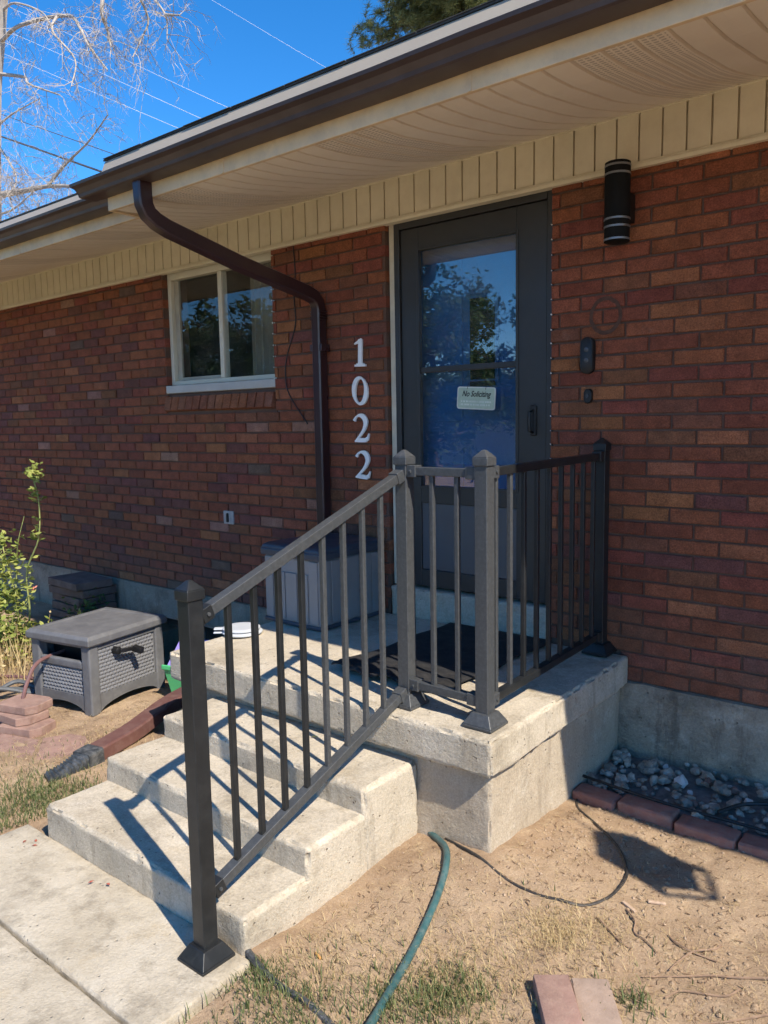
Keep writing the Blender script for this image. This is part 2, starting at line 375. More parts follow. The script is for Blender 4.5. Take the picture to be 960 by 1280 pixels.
# ------------------------------------------------------------------ ground
PIT = (-3.45, -1.62, -.42, .1)
def gz(x, y, rough=True):
    xc = min(max(x, -3), 1.6)
    z = -.388+.017*xc + .052*math.exp(-((x-.3)**2+(y+1.1)**2)/.12)
    if x < -3: z += min(.08, (-3-x)*.045)*max(0., min(1., (y+2)/1.2))
    z += -.02*min(max(-(y+2.2), 0), 4)*.5
    if PIT[0] < x < PIT[1] and y > PIT[2]:
        e = min(x-PIT[0], PIT[1]-x, y-PIT[2]); z -= .42*min(1., e/.1)
    if rough and -6 < x < 4 and -5 < y < .3:
        z += .016*fbm(x*2.2, y*2.2, .3, 4) + .008*fbm(x*9, y*9, 4.3, 4) + .0028*fbm(x*38, y*38, 9.1, 2)
        if x > .42 and y > -.42: z -= .02
    if -1.33 < x < .1 and y < -2.0: z -= .05
    return z
def ground():
    def ax(lo, hi, s, far):
        a = list(np.arange(lo, hi+1e-6, s)); st = s; p = hi
        while p < far: st *= 1.22; p += st; a.append(p)
        st = s; p = lo
        while p > -far: st *= 1.22; p -= st; a.insert(0, p)
        return a
    X = ax(-3.6, 1.9, .016, 320); Y = ax(-2.6, .1, .016, 320)
    v = [(x, y, gz(x, y)) for y in Y for x in X]; n = len(X)
    f = [(j*n+i, j*n+i+1, (j+1)*n+i+1, (j+1)*n+i) for j in range(len(Y)-1) for i in range(n-1)]
    m = MB(); m.v = v; m.f = f
    return tag(m.build('ground', DIRT, None, True), 'bare tan dirt yard in front of the brick house', None, None, 'structure')
ground()
# concrete walk: slabs with an open joint
walk = tag(bpy.data.objects.new('walkway', None), None, None, None, 'structure'); COL.objects.link(walk)
for k, (y1, y0) in enumerate([(-2.008, -2.377), (-2.388, -3.58), (-3.592, -4.8), (-4.812, -6.0), (-6.012, -7.2)]):
    o = block('concrete_slab', WALK, walk, -1.3, .07, y0, y1, -.52, -.3785, .05 if k < 2 else .15, .008, .002, .003, 3.1*k)
    o.rotation_euler = (0, math.radians(-.7), 0)

# ------------------------------------------------------------------ house
house = empty('brick_house', (0, 0, 0), 0, 'red-brown brick bungalow with cream eaves and brown gutters', 'house')
BW, BH, GAP, PH = .2127, .0677, .0095, .1935
XL, XR, XE, ROW0 = -8.0, 2.6, 7.5, -4
DOOR = (-1.0, 0.0); WIN = (-3.03, -1.905); WZ0 = 1.42
wallm = MB()
for a in [(XL, WIN[0], -.02, 2.4), (WIN[0], WIN[1], -.02, WZ0-.105), (WIN[1], DOOR[0], -.02, 2.4), (DOOR[1], XR, -.02, 2.4), (WIN[0], WIN[1], 2.285, 2.4), (DOOR[0], DOOR[1], 2.287, 2.4), (DOOR[0], DOOR[1], -.02, .15)]:
    wallm.box(a[0]+(.008 if a[0] in (WIN[1], DOOR[1]) else 0), a[1]-(.008 if a[1] in (WIN[0], DOOR[0]) else 0), .0095, .22, a[2], a[3])
wall = wallm.build('brick_wall', MORTAR, house)
ORANGE, RUST, RED, PURP, GREY, PINK, BROWN = (.285, .108, .05), (.235, .078, .04), (.205, .062, .038), (.155, .06, .046), (.13, .082, .058), (.285, .14, .1), (.192, .077, .041)
PAL = [(ORANGE, 14), (RUST, 45), (RED, 22), (PURP, 7), (GREY, 1.5), (PINK, 2), (BROWN, 15)]
def brick_col(u, r):
    z = (29.5-r)*BH; k = random.random()*106.5; c = RUST
    for col, wgt in PAL:
        if k < wgt: c = col; break
        k -= wgt
    j = random.uniform(.82, 1.2); h = random.uniform(.94, 1.06)
    t = min(max((z-.6)/1.2, 0), 1)
    if random.random() > .45+.55*t and c in (ORANGE, BROWN): c = PURP if random.random() < .6 else RED
    if u > -1.95 and c in (PURP, PINK) and random.random() < .7: c = random.choice((RUST, RED, BROWN))
    if u < -2.6 and c in (ORANGE, BROWN) and random.random() < .45: c = random.choice((PURP, PURP, RED))
    if u > -1.95 and c is GREY: c = BROWN
    j = (1+(j-1)*.6)*1.04
    return (c[0]*j, c[1]*j*h, c[2]*j/h)
BMESH = {}
def brick_geo(w_, h_, d_, rnd, b=.0035):
    m = []; 
    for lev, (i, yy) in enumerate(((b, 0.), (0., b), (0., d_))):
        for a, c in ((0, 0), (1, 0), (1, 1), (0, 1)):
            jx, jz, jy = (rnd.uniform(-.0022, .0016), rnd.uniform(-.002, .0014), rnd.uniform(-.0012, .0012)) if lev < 2 else (0, 0, 0)
            m.append(((w_-i if a else i)+jx, yy+jy, (h_-i if c else i)+jz))
    f = [(0, 1, 2, 3)]
    for o in (0, 4):
        for j in range(4): f.append((o+j, o+4+j, o+4+(j+1) % 4, o+(j+1) % 4))
    return m, f
def brick_mesh(w_, h_):
    key = (round(w_, 3), round(h_, 3)); lst = BMESH.setdefault(key, [])
    full = abs(w_-(BW-GAP)) < .002
    if len(lst) < (8 if full else 2):
        m = MB(); v, f = brick_geo(w_, h_, .1, random); m.add(v, f); lst.append(m.mesh('brick', BRICK_O))
        return lst[-1]
    return random.choice(lst)
bricks = []
for r in range(ROW0, 30):
    z0 = (29-r)*BH + GAP/2; h = BH-GAP; zt = z0+h
    off = PH if r % 2 else PH+.5
    k0 = math.floor(XL/BW-off); cuts = [XL] + [(k+off)*BW for k in range(k0, int(XR/BW)+2) if XL+.03 < (k+off)*BW < XR-.03] + [XR]
    for a, b in zip(cuts[:-1], cuts[1:]):
        segs = [(a+GAP/2, b-GAP/2)]
        if z0 > .14:
            segs = [s2 for s in segs for s2 in ((s[0], min(s[1], DOOR[0])), (max(s[0], DOOR[1]), s[1])) if s2[1]-s2[0] > .018]
            segs = [s for s in {s: 1 for s in segs}]
        if zt > WZ0-.11:
            segs = [s2 for s in segs for s2 in ((s[0], min(s[1], WIN[0])), (max(s[0], WIN[1]), s[1])) if s2[1]-s2[0] > .018]
        for s in segs:
            if zt < .14 and s[0] > -1.42 and s[1] < .38: continue
            hh, zz = h, z0
            if zt > WZ0-.11 and False: pass
            bricks.append((s[0], s[1], zz, hh, r))
def vis(b):
    px, py, d = to_px(((b[0]+b[1])/2, 0, b[2]+.03))
    if not (-12 < px < 972 and -10 < py < 1290) or b[2] > 2.262: return 0
    if -1.45 < b[0] < -1.05 and b[2] < .5: return 0
    return (b[1]-b[0])/d**2 * (1+.0*d)
rank = sorted(range(len(bricks)), key=lambda i: -vis(bricks[i]))
near = set(rank[:300])
far = MB()
for i, (a, b, z, h, r) in enumerate(bricks):
    c = brick_col(a, r); dy = random.uniform(-.0018, .0015)
    if i in near: inst('brick', brick_mesh(b-a, h), wall, (a, dy, z), (random.gauss(0, .003), random.gauss(0, .003), random.gauss(0, .004)), color=c)
    else:
        v, f = brick_geo(b-a, h, .1, random); far.add([(x+a, y+dy, q+z) for x, y, q in v], f, c)
tag(far.build('distant_bricks', BRICK_A, wall), kind='stuff')
cd_ = MB()
for r in range(-1, 17):
    for xx, rr in ((.001, (-1, 17)), (-1.904, (-1, 9))):
        if rr[0] <= r < rr[1]:
            z = (30-r)*BH+random.uniform(-.003, .003); q = random.uniform(.003, .005)
            cd_.add([(xx-q, -.004, z), (xx+q, -.003, z-q*.3), (xx, -.004, z+q), (xx, -.004, z-q), (xx, -.009, z)], [(0, 3, 4), (3, 1, 4), (1, 2, 4), (2, 0, 4)])
tag(cd_.build('mortar_dabs', WHITE, house), kind='stuff')
# foundation
fm = MB(); NX = 150
for j in range(13):
    for i in range(NX+1):
        x = XL+(XR-XL)*i/NX; z = -.85+(.85-.004)*j/12
        fm.v.append((x, -.012+.006*fbm(x*3, z*3, 1.7, 4)+.003*fbm(x*14, z*14, 3, 2), z+(.006*fbm(x*9, 2, 5, 2) if j == 12 else 0)))
for i in range(NX+1): fm.v.append((XL+(XR-XL)*i/NX, .02, -.002))
fm.f = []
for j in range(13):
    for i in range(NX):
        xm = XL+(XR-XL)*(i+.5)/NX; zm = -.85+.85*(j+.5)/12
        if j < 12 and -3.5 < xm < -2.05 and -.7 < zm < -.2: continue
        fm.f.append((j*(NX+1)+i, j*(NX+1)+i+1, (j+1)*(NX+1)+i+1, (j+1)*(NX+1)+i))
found = fm.build('foundation', FOUND, house, True)
bw = MB().box(-3.6, -2.0, .02, .06, -.24, -.19); bw.box(-3.6, -2.0, .02, .06, -.72, -.68); bw.box(-3.6, -3.52, .02, .06, -.68, -.24); bw.box(-2.1, -2.0, .02, .06, -.68, -.24); bw.box(-2.83, -2.79, .02, .06, -.68, -.24)
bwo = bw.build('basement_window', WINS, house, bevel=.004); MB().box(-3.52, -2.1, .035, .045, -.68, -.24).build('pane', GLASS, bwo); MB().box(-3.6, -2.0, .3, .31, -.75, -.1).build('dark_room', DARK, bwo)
# fascia, soffit, frieze
SOFP = [(0, 2.497), (-.11, 2.466), (-.22, 2.436), (-.386, 2.394), (-.52, 2.365), (-.7, 2.337), (-.85, 2.314), (-1.0, 2.302), (-1.075, 2.3)]
XS = -1.93
def soffit_panel_mesh(depth, vent, ph):
    prof = [(0, 0), (.0035, .011), (.0105, .0115), (.014, 0), (.055, -.0018), (.1003, 0)]
    m = MB(); SP = SOFP if depth > 1 else SOFP[:-2]+[(-.885, 2.311)]
    for t, z in SP:
        for px, pz in prof: m.v.append((px, t, z+pz+.0012*math.sin(ph+t*9)*math.sin(PI*min(px, .1)/.1)))
    n = len(prof)
    for i in range(len(SP)-1):
        for j in range(n-1): m.f.append((i*n+j, i*n+j+1, (i+1)*n+j+1, (i+1)*n+j))
    return m.mesh('soffit_panel', SOFFV if vent else SOFF, False)
soff = MB().box(XL, XR, .001, .02, 2.49, 2.53).build('soffit', SOFF, house)
SM = {(d, v): [soffit_panel_mesh(d, v, q) for q in (0, 2., 4.)] for d in (1.075, .885) for v in (0, 1)}
for k in range(-80, 26):
    x = k*.1+.003; d = 1.075 if x > XS-.02 else .885
    v = 1 if (k % 11) in (6, 7, 8) else 0
    inst('soffit_panel', random.choice(SM[(d, v)]), soff, (x, -.002, 0))
frz = MB().box(XL, XR, .004, .02, 2.262, 2.5).build('frieze', CREAM, house)
fb = MB().box(.0045, .0955, -.012, .003, 2.292, 2.487).mesh('frieze_board', CREAM)
for k in range(-80, 26): inst('frieze_board', fb, frz, (k*.1+.012, 0, 0))
tr = MB().box(XL, XR, -.026, .003, 2.262, 2.279); tr.box(XL, XR, -.018, .003, 2.2795, 2.291); tr.box(XL, XR, -.02, .003, 2.486, 2.496)
tr.build('frieze_trim', CREAM, frz, bevel=.002)
def eave(y0, xa, xb, dz, gx0, gx1, big):
    fo = MB().box(xa, xb, y0-.012, y0+.008, 2.296+dz, 2.52+dz)
    f = fo.build('fascia', FASC, house, bevel=.003)
    xj = xa+.9
    while xj < xb: MB().box(xj, xj+.014, y0-.0155, y0-.01, 2.297+dz, 2.5+dz).build('fascia_lap', FASC, f, bevel=.001); xj += 1.28
    g0 = 2.36+dz
    prof = [(y0-.014, g0), (y0-.098, g0), (y0-.108, g0+.004), (y0-.112, g0+.018), (y0-.13, g0+.036), (y0-.156, g0+.043), (y0-.159, g0+.056), (y0-.148, g0+.057), (y0-.148, g0+.05), (y0-.126, g0+.043), (y0-.104, g0+.02), (y0-.1, g0+.006), (y0-.02, g0+.006), (y0-.02, g0+.05), (y0-.014, g0+.05)]
    m = MB(); n = len(prof); NS = 24
    for i in range(NS+1):
        x = gx0+(gx1-gx0)*i/NS; wv = .0015*math.sin(i*1.7)
        m.v += [(x, a+wv, b+.0012*math.sin(i*2.3)) for a, b in prof]
    for i in range(NS):
        for j in range(n): m.f.append((i*n+j, i*n+(j+1) % n, (i+1)*n+(j+1) % n, (i+1)*n+j))
    g = m.build('gutter', GUT, house)
    e = MB(); pe = prof[:7]+[(y0-.014, g0+.056)]
    for xx in (gx0, gx0-.003): e.v += [(xx, a-(.002 if a < y0-.05 else 0), b) for a, b in pe]
    ne = len(pe); e.f = [tuple(range(ne)), tuple(range(ne, 2*ne))[::-1]]+[(j, (j+1) % ne, ne+(j+1) % ne, ne+j) for j in range(ne)]
    e.build('end_cap', GUT, g)
    xd, zt = (gx0+.09, 2.541+dz) if big else (xa, 2.526+dz)
    MB().add([(xd, y0-.05, 2.44+dz), (xb, y0-.05, 2.44+dz), (xb, y0-.008, zt), (xd, y0-.008, zt), (xd, y0-.045, 2.44+dz), (xb, y0-.045, 2.44+dz), (xb, y0, zt), (xd, y0, zt)], [(0, 1, 2, 3), (4, 7, 6, 5), (0, 4, 5, 1), (1, 5, 6, 2), (2, 6, 7, 3), (3, 7, 4, 0)]).build('drip_edge', DRIP, house)
eave(-1.075, XS, XE, 0, -2.03, XE, True)
eave(-.885, XL, XS-.012, .008, XL, XS-.06, False)
MB().box(XS-.01, XS+.012, -1.07, -.87, 2.298, 2.52).build('fascia_return', FASC, house, bevel=.003)
rf = MB()
for (xa, xb, ye, ze) in ((XS-.02, XE, -1.087, 2.543), (XL, XS-.025, -.897, 2.536)):
    for (yy0, zz0, yy1, zz1, th) in ((ye, ze, 4., ze+(4-ye)*.33, .03),):
        rf.add([(xa, yy0, zz0), (xb, yy0, zz0), (xb, yy1, zz1), (xa, yy1, zz1), (xa, yy0, zz0+.007), (xb, yy0, zz0+.007), (xb, yy1, zz1+.007), (xa, yy1, zz1+.007)], [(0, 3, 2, 1), (4, 5, 6, 7), (0, 1, 5, 4), (1, 2, 6, 5), (2, 3, 7, 6), (3, 0, 4, 7)])
roof = rf.build('roof', SHING, house)
x = XS-.01
while x < XE-.3:
    q = random.uniform(-.003, .003); MB().box(x, x+.325, -1.092+q, -1.03, 2.5512, 2.5542).build('shingle', SHING, roof); x += .33
MB().box(XR, XE, .0, .2, -.5, 2.5).build('side_wall', MORTAR, house)
MB().box(XL, XE, 7.9, 8.0, -.5, 2.6).build('rear_wall', MORTAR, house)
MB().add([(XL, 4, 4.25), (XE, 4, 4.25), (XE, 9, 2.5), (XL, 9, 2.5)], [(0, 1, 2, 3)]).build('rear_roof', SHING, house)
MB().box(XL-.01, XL+.1, .23, 7.9, -.5, 2.6).build('end_wall', MORTAR, house); MB().box(XE-.1, XE+.01, .23, 7.9, -.5, 2.6).build('end_wall', MORTAR, house)
# downspout: rectangular, ribbed, elbowed back to the wall
def rect(a, b): 
    p = []
    c = .008
    for sx_, sy_ in ((1, 1), (-1, 1), (-1, -1), (1, -1)):
        x_, y_ = sx_*a, sy_*b
        q = [(x_, y_-sy_*c), (x_-sx_*c, y_)]
        p += q if sx_*sy_ > 0 else q[::-1]
    return p
path = [(-1.575, -1.12, 2.385), (-1.575, -1.12, 2.30), (-1.574, -1.118, 2.26), (-1.57, -1.10, 2.22), (-1.565, -1.062, 2.19), (-1.56, -1.0, 2.165), (-1.52, -.6, 2.055), (-1.475, -.13, 1.947), (-1.469, -.085, 1.93), (-1.467, -.057, 1.9), (-1.466, -.047, 1.86), (-1.466, -.046, 1.5), (-1.466, -.046, .9), (-1.466, -.046, .16)]
ds = MB().sweep(path, rect(.04, .029), up=(1, 0, 0)).build('downspout', SPOUT, house, True)
ds.rotation_euler = (0, 0, 0)
for z in (1.83, 1.815, 1.80, 1.845): MB().box(-1.508, -1.424, -.077, -.015, z, z+.006).build('crimp', SPOUT, ds, bevel=.002)
MB().box(-1.512, -1.42, -.079, -.006, 1.62, 1.66).build('strap', SPOUT, ds, bevel=.002)
# window
wn = empty('window', (0, 0, 0)); wn.parent = house
a, b = WIN; Y0, Y1 = .045, .1
MB().box(a, a+.035, Y0, Y1, WZ0+.07, 2.29).build('jamb', WINF, wn, bevel=.004); MB().box(b-.035, b, Y0, Y1, WZ0+.07, 2.29).build('jamb', WINF, wn, bevel=.004)
MB().box(a+.036, b-.036, Y0, Y1, 2.222, 2.288).build('head', WINF, wn, bevel=.004)
MB().box(a+.036, b-.036, Y0, Y1, WZ0+.071, WZ0+.1).build('bottom_rail', WINF, wn, bevel=.004)
MB().box(a-.012, b+.004, .0, Y1, WZ0+.012, WZ0+.068).build('sill', WINS, wn, bevel=.006)
MB().box(-2.485, -2.445, Y0+.004, Y1, WZ0+.101, 2.221).build('mullion', WINF, wn, bevel=.004)
sa = MB().box(a+.037, a+.085, .075, .095, WZ0+.101, 2.22); sa.box(a+.086, -2.486, .075, .095, WZ0+.101, WZ0+.125); sa.build('sash', pmat('tan_sash', (.4, .36, .28), .5), wn, bevel=.003)
MB().box(a+.06, -2.47, .083, .087, WZ0+.105, 2.23).build('pane', GLASS, wn); MB().box(-2.46, b-.03, .063, .067, WZ0+.09, 2.23).build('pane', GLASS, wn)
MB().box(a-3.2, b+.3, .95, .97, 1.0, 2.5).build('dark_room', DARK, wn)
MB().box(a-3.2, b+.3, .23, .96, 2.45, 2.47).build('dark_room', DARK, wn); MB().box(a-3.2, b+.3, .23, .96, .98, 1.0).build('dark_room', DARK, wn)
cur = MB()
for k in range(26):
    xx = -2.44+k*.014; cur.v += [(xx, .3+.018*math.sin(k*1.3), 1.3), (xx, .3+.018*math.sin(k*1.3), 2.4)]
cur.f = [(2*k, 2*k+2, 2*k+3, 2*k+1) for k in range(25)]
cur.build('curtain', pmat('dim_curtain', (.22, .2, .16), .9), wn, True)
# rowlock sill
rl = MB().box(a-.02, b-.01, .02, .1, WZ0-.11, WZ0+.01).build('brick_sill', MORTAR, house)
n = 14
for k in range(n):
    wd = (b-a+.012)/n; xx = a-.012+k*wd
    v, f = brick_geo(wd-.009, .098, .1, random)
    m = MB().add(v, f).mesh('brick', BRICK_O)
    inst('brick', m, rl, (xx, -.03, WZ0-.107), (math.radians(-14), math.radians(random.uniform(-1.2, 1.2)), 0), color=random.choice([(.27, .098, .047), (.3, .115, .055), (.22, .08, .045), (.25, .1, .055)]))
# storm door
dr = empty('storm_door', (0, 0, 0)); dr.parent = house
x0, x1, zb = DOOR[0], DOOR[1], .29
MB().box(x0+.004, x0+.042, .03, .14, .285, 2.284).build('casing', pmat('cream_casing', (.6, .53, .4), .5), dr, bevel=.003)
fo = MB().box(x0+.043, x0+.078, .022, .09, zb, 2.262).build('frame', STORM, dr, bevel=.003)
MB().box(x1-.036, x1-.002, .022, .09, zb, 2.262).build('frame', STORM, dr, bevel=.003)
MB().box(x0+.079, x1-.037, .022, .09, 2.23, 2.263).build('frame', STORM, dr, bevel=.003)
MB().box(x0+.0435, x1-.003, .012, .12, 2.2635, 2.2845).build('head_frame', STORM, dr, bevel=.003)
LX0, LX1, LZ1 = x0+.083, x1-.042, 2.226
GX0, GX1, GZ0, GZ1 = -.8, -.206, .855, 2.106
lf = MB().box(LX0, GX0, .034, .062, zb+.006, LZ1); lf.box(GX1, LX1, .034, .062, zb+.006, LZ1); lf.box(GX0+.0005, GX1-.0005, .034, .062, GZ1, LZ1-.0005); lf.box(GX0+.0005, GX1-.0005, .034, .062, .76, GZ0); lf.box(GX0+.0005, GX1-.0005, .034, .062, zb+.0065, zb+.1)
leaf = lf.build('door_leaf', STORM, dr, bevel=.003)
MB().box(GX0+.001, GX1-.001, .042, .058, zb+.101, .759).build('kick_panel', STORMP, dr, bevel=.002)
MB().box(GX0+.001, GX1-.001, .038, .06, 1.464, 1.494).build('meeting_rail', STORM, dr, bevel=.003)
bd = MB()
for (p, q, r_, s_) in ((GX0-.012, GX0+.002, GZ0-.012, GZ1+.012), (GX1-.002, GX1+.012, GZ0-.012, GZ1+.012)): bd.box(p, q, .028, .0335, r_, s_)
bd.box(GX0+.0025, GX1-.0025, .028, .0335, GZ1, GZ1+.012); bd.box(GX0+.0025, GX1-.0025, .028, .0335, GZ0-.012, GZ0)
bd.build('glazing_bead', STORM, dr, bevel=.002)
MB().box(GX0-.005, GX1+.005, .0495, .0535, GZ0-.005, GZ1+.005).build('glass', DGLASS, dr)
hp = MB().box(-.125, -.092, .02, .0335, 1.125, 1.275).build('handle', BLACK, dr, bevel=.006)
MB().sweep([(-.108, .024, 1.25), (-.108, -.012, 1.24), (-.108, -.018, 1.2), (-.108, -.012, 1.15), (-.108, .024, 1.14)], rect(.009, .006)).build('grip', BLACK, hp, True)
MB().box(x0+.043, x1-.002, .1, .13, zb-.01, zb+.005).build('threshold', WINS, dr)
# blue entry door behind the glass
ed = empty('entry_door', (0, 0, 0)); ed.parent = house
MB().box(x0+.043, x1-.002, .155, .2, .28, 2.28).build('slab', BLUE, ed)
for (p, q) in ((-.86, -.6), (-.29, -.1)):
    for (r_, s_) in ((.45, 1.05), (1.2, 2.05)):
        MB().box(p, q, .148, .1545, r_, s_).build('raised_panel', BLUE, ed, bevel=.005)
MB().box(-.565, -.375, .144, .1545, 1.40, 1.86).build('lite_frame', BLUE, ed, bevel=.004)
MB().box(-.545, -.395, .139, .1435, 1.42, 1.84).build('lite', pmat('dark_door_glass', (.006, .006, .007), .08, .1, 2, bump=0.), ed)
MB().box(-.545, -.395, .132, .15, 1.385, 1.41).build('mail_slot', BLACK, ed, bevel=.003)
MB().box(x0+.043, x1-.002, .155, .22, 2.28, 2.3).build('head_stop', BLUE, ed)
sill = block('door_sill', CONC, house, x0+.003, x1-.003, -.004, .15, .1, .279, .03, .012, .003, .006, 5.)

# ------------------------------------------------------------------ porch and steps
porch = empty('concrete_porch', (-.5, -.6, -.4), 0, 'concrete porch landing with thick slab top below the front door', 'porch')
porch.location = (0, 0, 0)
sb = block('slab', CONC, porch, -1.43, .406, -1.205, -.004, -.02, .118, .02, .014, .005, .02, 1.)
sb.rotation_euler = (math.radians(.5), 0, 0)
block('base', CONCB, porch, -1.40, .372, -1.155, -.02, -.8, -.022, .03, .01, .006, .008, 2.)
steps = empty('concrete_steps', (0, 0, 0), 0, 'three weathered concrete steps rising from the walk to the porch', 'steps')
block('step', CONC, steps, -1.135, .05, -1.462, -1.15, -.6, -.068, .02, .014, .005, .012, 3.)
block('step', CONC, steps, -1.138, .047, -1.742, -1.40, -.6, -.162, .02, .014, .005, .012, 4.)
block('step', CONC, steps, -1.141, .044, -2.012, -1.68, -.6, -.262, .02, .014, .005, .012, 5.5)

# ------------------------------------------------------------------ railing
rail = empty('porch_railing', (0, 0, 0), 0, 'black metal porch railing with square posts and thin balusters', 'railing')
def post(x, y, z0, z1, m):
    p = MB().box(x-.026, x+.026, y-.026, y+.026, z0+.01, z1-.05).build('post', m, rail, bevel=.003)
    c = MB(); c.box(x-.031, x+.031, y-.031, y+.031, z1-.056, z1-.026); c.frustum(x, y, z1-.0262, z1, .031, .006)
    c.build('post_cap', m, p, bevel=.003)
    bp_ = MB().frustum(x, y, z0+.012, z0+.052, .06, .036); bp_.box(x-.061, x+.061, y-.061, y+.061, z0, z0+.012)
    bp_.build('base_plate', m, p, bevel=.003)
ZS = .112
post(-.045, -2.085, -.381, .772, RAIL_NEW_SHADE); post(-.045, -1.085, ZS, 1.101, RAILD); post(.308, -1.085, ZS-.002, 1.104, RAILD); post(.285, -.055, ZS+.012, 1.117, RAIL_NEW_SHADE)
def bar(name, p, q, a, b, m, up=(0, 0, 1), parent=None):
    return MB().sweep([p, q], [(-a, -b), (a, -b), (a, b), (-a, b)], up=up).build(name, m, parent or rail, bevel=.0025)
def bracket(p, q, m):
    p, q = Vector(p), Vector(q); d = (q-p).normalized()
    o = bar('bracket', p, p+d*.04, .022, .022, m); 
    s_ = d.cross(Vector((0, 0, 1))).normalized()*.024
    MB().lathe((0, 0, 0), [(.0, -.003), (.006, -.002), (.006, .003), (.0, .004)], 8, 'x').build('screw', RAILD, o).location = p+d*.02+s_
RX = -.045; sl_ = (.66-1.008)/(-2.058+1.112)
def zr(y, top): return (1.008 if top else .168) + (y+1.112)*sl_
for t, m in ((1, RAILD), (0, RAILD)):
    p, q = (RX, -1.112, zr(-1.112, t)), (RX, -2.058, zr(-2.058, t))
    bar('top_rail' if t else 'bottom_rail', p, q, .018, .0165, m); bracket(p, q, m); bracket(q, p, RAIL_NEW_SHADE)
for k in range(8):
    y = -1.952+k*(.72/7); bar('baluster', (RX, y, zr(y, 0)+.01), (RX, y, zr(y, 1)-.01), .009, .009, RAILD if k > 3 else RAIL_NEW_SHADE, up=(1, 0, 0))
for z, nm in ((1.022, 'top_rail'), (.2, 'bottom_rail')):
    bar(nm, (-.018, -1.085, z), (.281, -1.085, z), .016, .0155, RAILD); bracket((-.019, -1.085, z), (.2, -1.085, z), RAILD); bracket((.282, -1.085, z), (.1, -1.085, z), RAILD)
for x in (.083, .193): bar('baluster', (x, -1.085, .21), (x, -1.085, 1.012), .009, .009, RAILD, up=(1, 0, 0))
for (za, zc), nm in (((1.024, 1.036), 'top_rail'), ((.196, .214), 'bottom_rail')):
    p, q = (.308, -1.058, za), (.287, -.082, zc)
    bar(nm, p, q, .016, .0155, RAIL_NEW_SHADE); bracket(p, q, RAILD); bracket(q, p, RAIL_NEW_SHADE)
for k in range(9):
    y = -1.013+k*.1077; x = .308-.021*(y+1.058)/.976; bar('baluster', (x, y, .21), (x, y, 1.02), .009, .009, RAILD if k < 2 else RAIL_NEW_SHADE, up=(1, 0, 0))  # sunlit balusters first, then shade towards the wall put in by the darker material

# ------------------------------------------------------------------ things on the wall
wl = empty('wall_light', (.362, 0, 2.1), 0, 'black cylinder up-down wall light with silver bands right of the door', 'wall light')
def wpart(mb, name, m, **k): return mb.build(name, m, wl, **k)
wpart(MB().lathe((0, -.112, -.152), [(.049, 0), (.053, .002), (.053, .324), (.049, .326), (.045, .32)], 32), 'cylinder', pmat('textured_black', (.006, .006, .0065), .75, .2, 8, 260, .3, spec=.2), smooth=True)
SIL = pmat('silver_band', (.24, .24, .25), .35, .05, 5, metal=.6)
for z in (-.147, -.095, -.063, .12, .153): wpart(MB().lathe((0, -.112, z), [(.0535, 0), (.0548, .001), (.0548, .008), (.0535, .009)], 32), 'band', SIL, smooth=True)
wpart(MB().box(-.035, .035, -.062, -.002, -.06, .06), 'mount', BLACK, bevel=.004)
lk = empty('smart_lock', (.19, 0, 1.49), 0, 'tall rounded black doorbell camera on the bricks beside the door', 'doorbell')
def pill(w_, h_, d_, n=10):
    m = MB(); pts = []
    for k in range(n+1): a = PI*k/n; pts.append((w_*math.cos(a), h_-w_+w_*math.sin(a)))
    for k in range(n+1): a = PI+PI*k/n; pts.append((w_*math.cos(a), -h_+w_+w_*math.sin(a)))
    N = len(pts)
    for y, s_ in ((0, 1), (-d_*.75, 1), (-d_, .86)): m.v += [(x*s_, y, z*s_) for x, z in pts]
    for l in range(2):
        for j in range(N): m.f.append((l*N+j, l*N+(j+1) % N, (l+1)*N+(j+1) % N, (l+1)*N+j))
    m.f.append(tuple(range(2*N, 3*N))); m.f.append(tuple(range(N))[::-1]); return m
lk.name = 'doorbell_camera'
pill(.033, .083, .03).build('housing', BLACK, lk, True)
for z in (.026, -.022): MB().lathe((.002, -.0305, z), [(.011, 0), (.011, -.002), (.007, -.003)], 16, 'y').build('lens', pmat('lens_grey', (.07, .07, .075), .25), lk, True)
db = empty('doorbell_button', (.193, 0, 1.307), 0, 'small black doorbell button below the doorbell camera', 'doorbell')
pill(.02, .034, .018).build('housing', BLACK, db, True); pill(.009, .012, .021).build('button', pmat('button_grey', (.05, .05, .055), .3), db, True)
rg = MB(); R0 = .075
for k in range(40):
    a_ = 2*PI*k/40; rr = R0+.004*fbm(k*.4, 0, 2, 2)
    for q in (-.009, .009): rg.v.append((.269+(rr+q)*math.cos(a_)*.92, -.0028, 1.662+(rr+q)*math.sin(a_)))
rg.f = [(2*k, 2*((k+1) % 40), 2*((k+1) % 40)+1, 2*k+1) for k in range(40)]
tag(rg.build('adhesive_ring', pmat('old_glue', (.085, .042, .028), .9, .4, 40), None), 'dark ring of old glue left on the bricks above the doorbell camera', 'glue mark')
cv = empty('outlet_cover', (-2.395, 0, .58), 0, 'small grey metal cover plate low on the brick wall below the window', 'cover plate')
MB().box(-.05, .05, -.012, .002, -.045, .045).build('plate', pmat('zinc_plate', (.35, .34, .34), .45, .2, 30), cv, bevel=.004)
MB().box(-.008, .008, -.026, -.0125, -.03, .03).build('latch', BLACK, cv, bevel=.003)
# wall cable by the downspout
tag(MB().tube(catmull([(-1.70, -.006, 2.26), (-1.69, -.006, 2.1), (-1.705, -.006, 1.95), (-1.70, -.006, 1.8), (-1.78, -.006, 1.62), (-1.8, -.006, 1.5), (-1.77, -.006, 1.38), (-1.62, -.006, 1.2)]), .0035, 6).build('thin_cable', BLACK, None, True), 'thin black cable drooping over the bricks left of the downspout', 'cable')
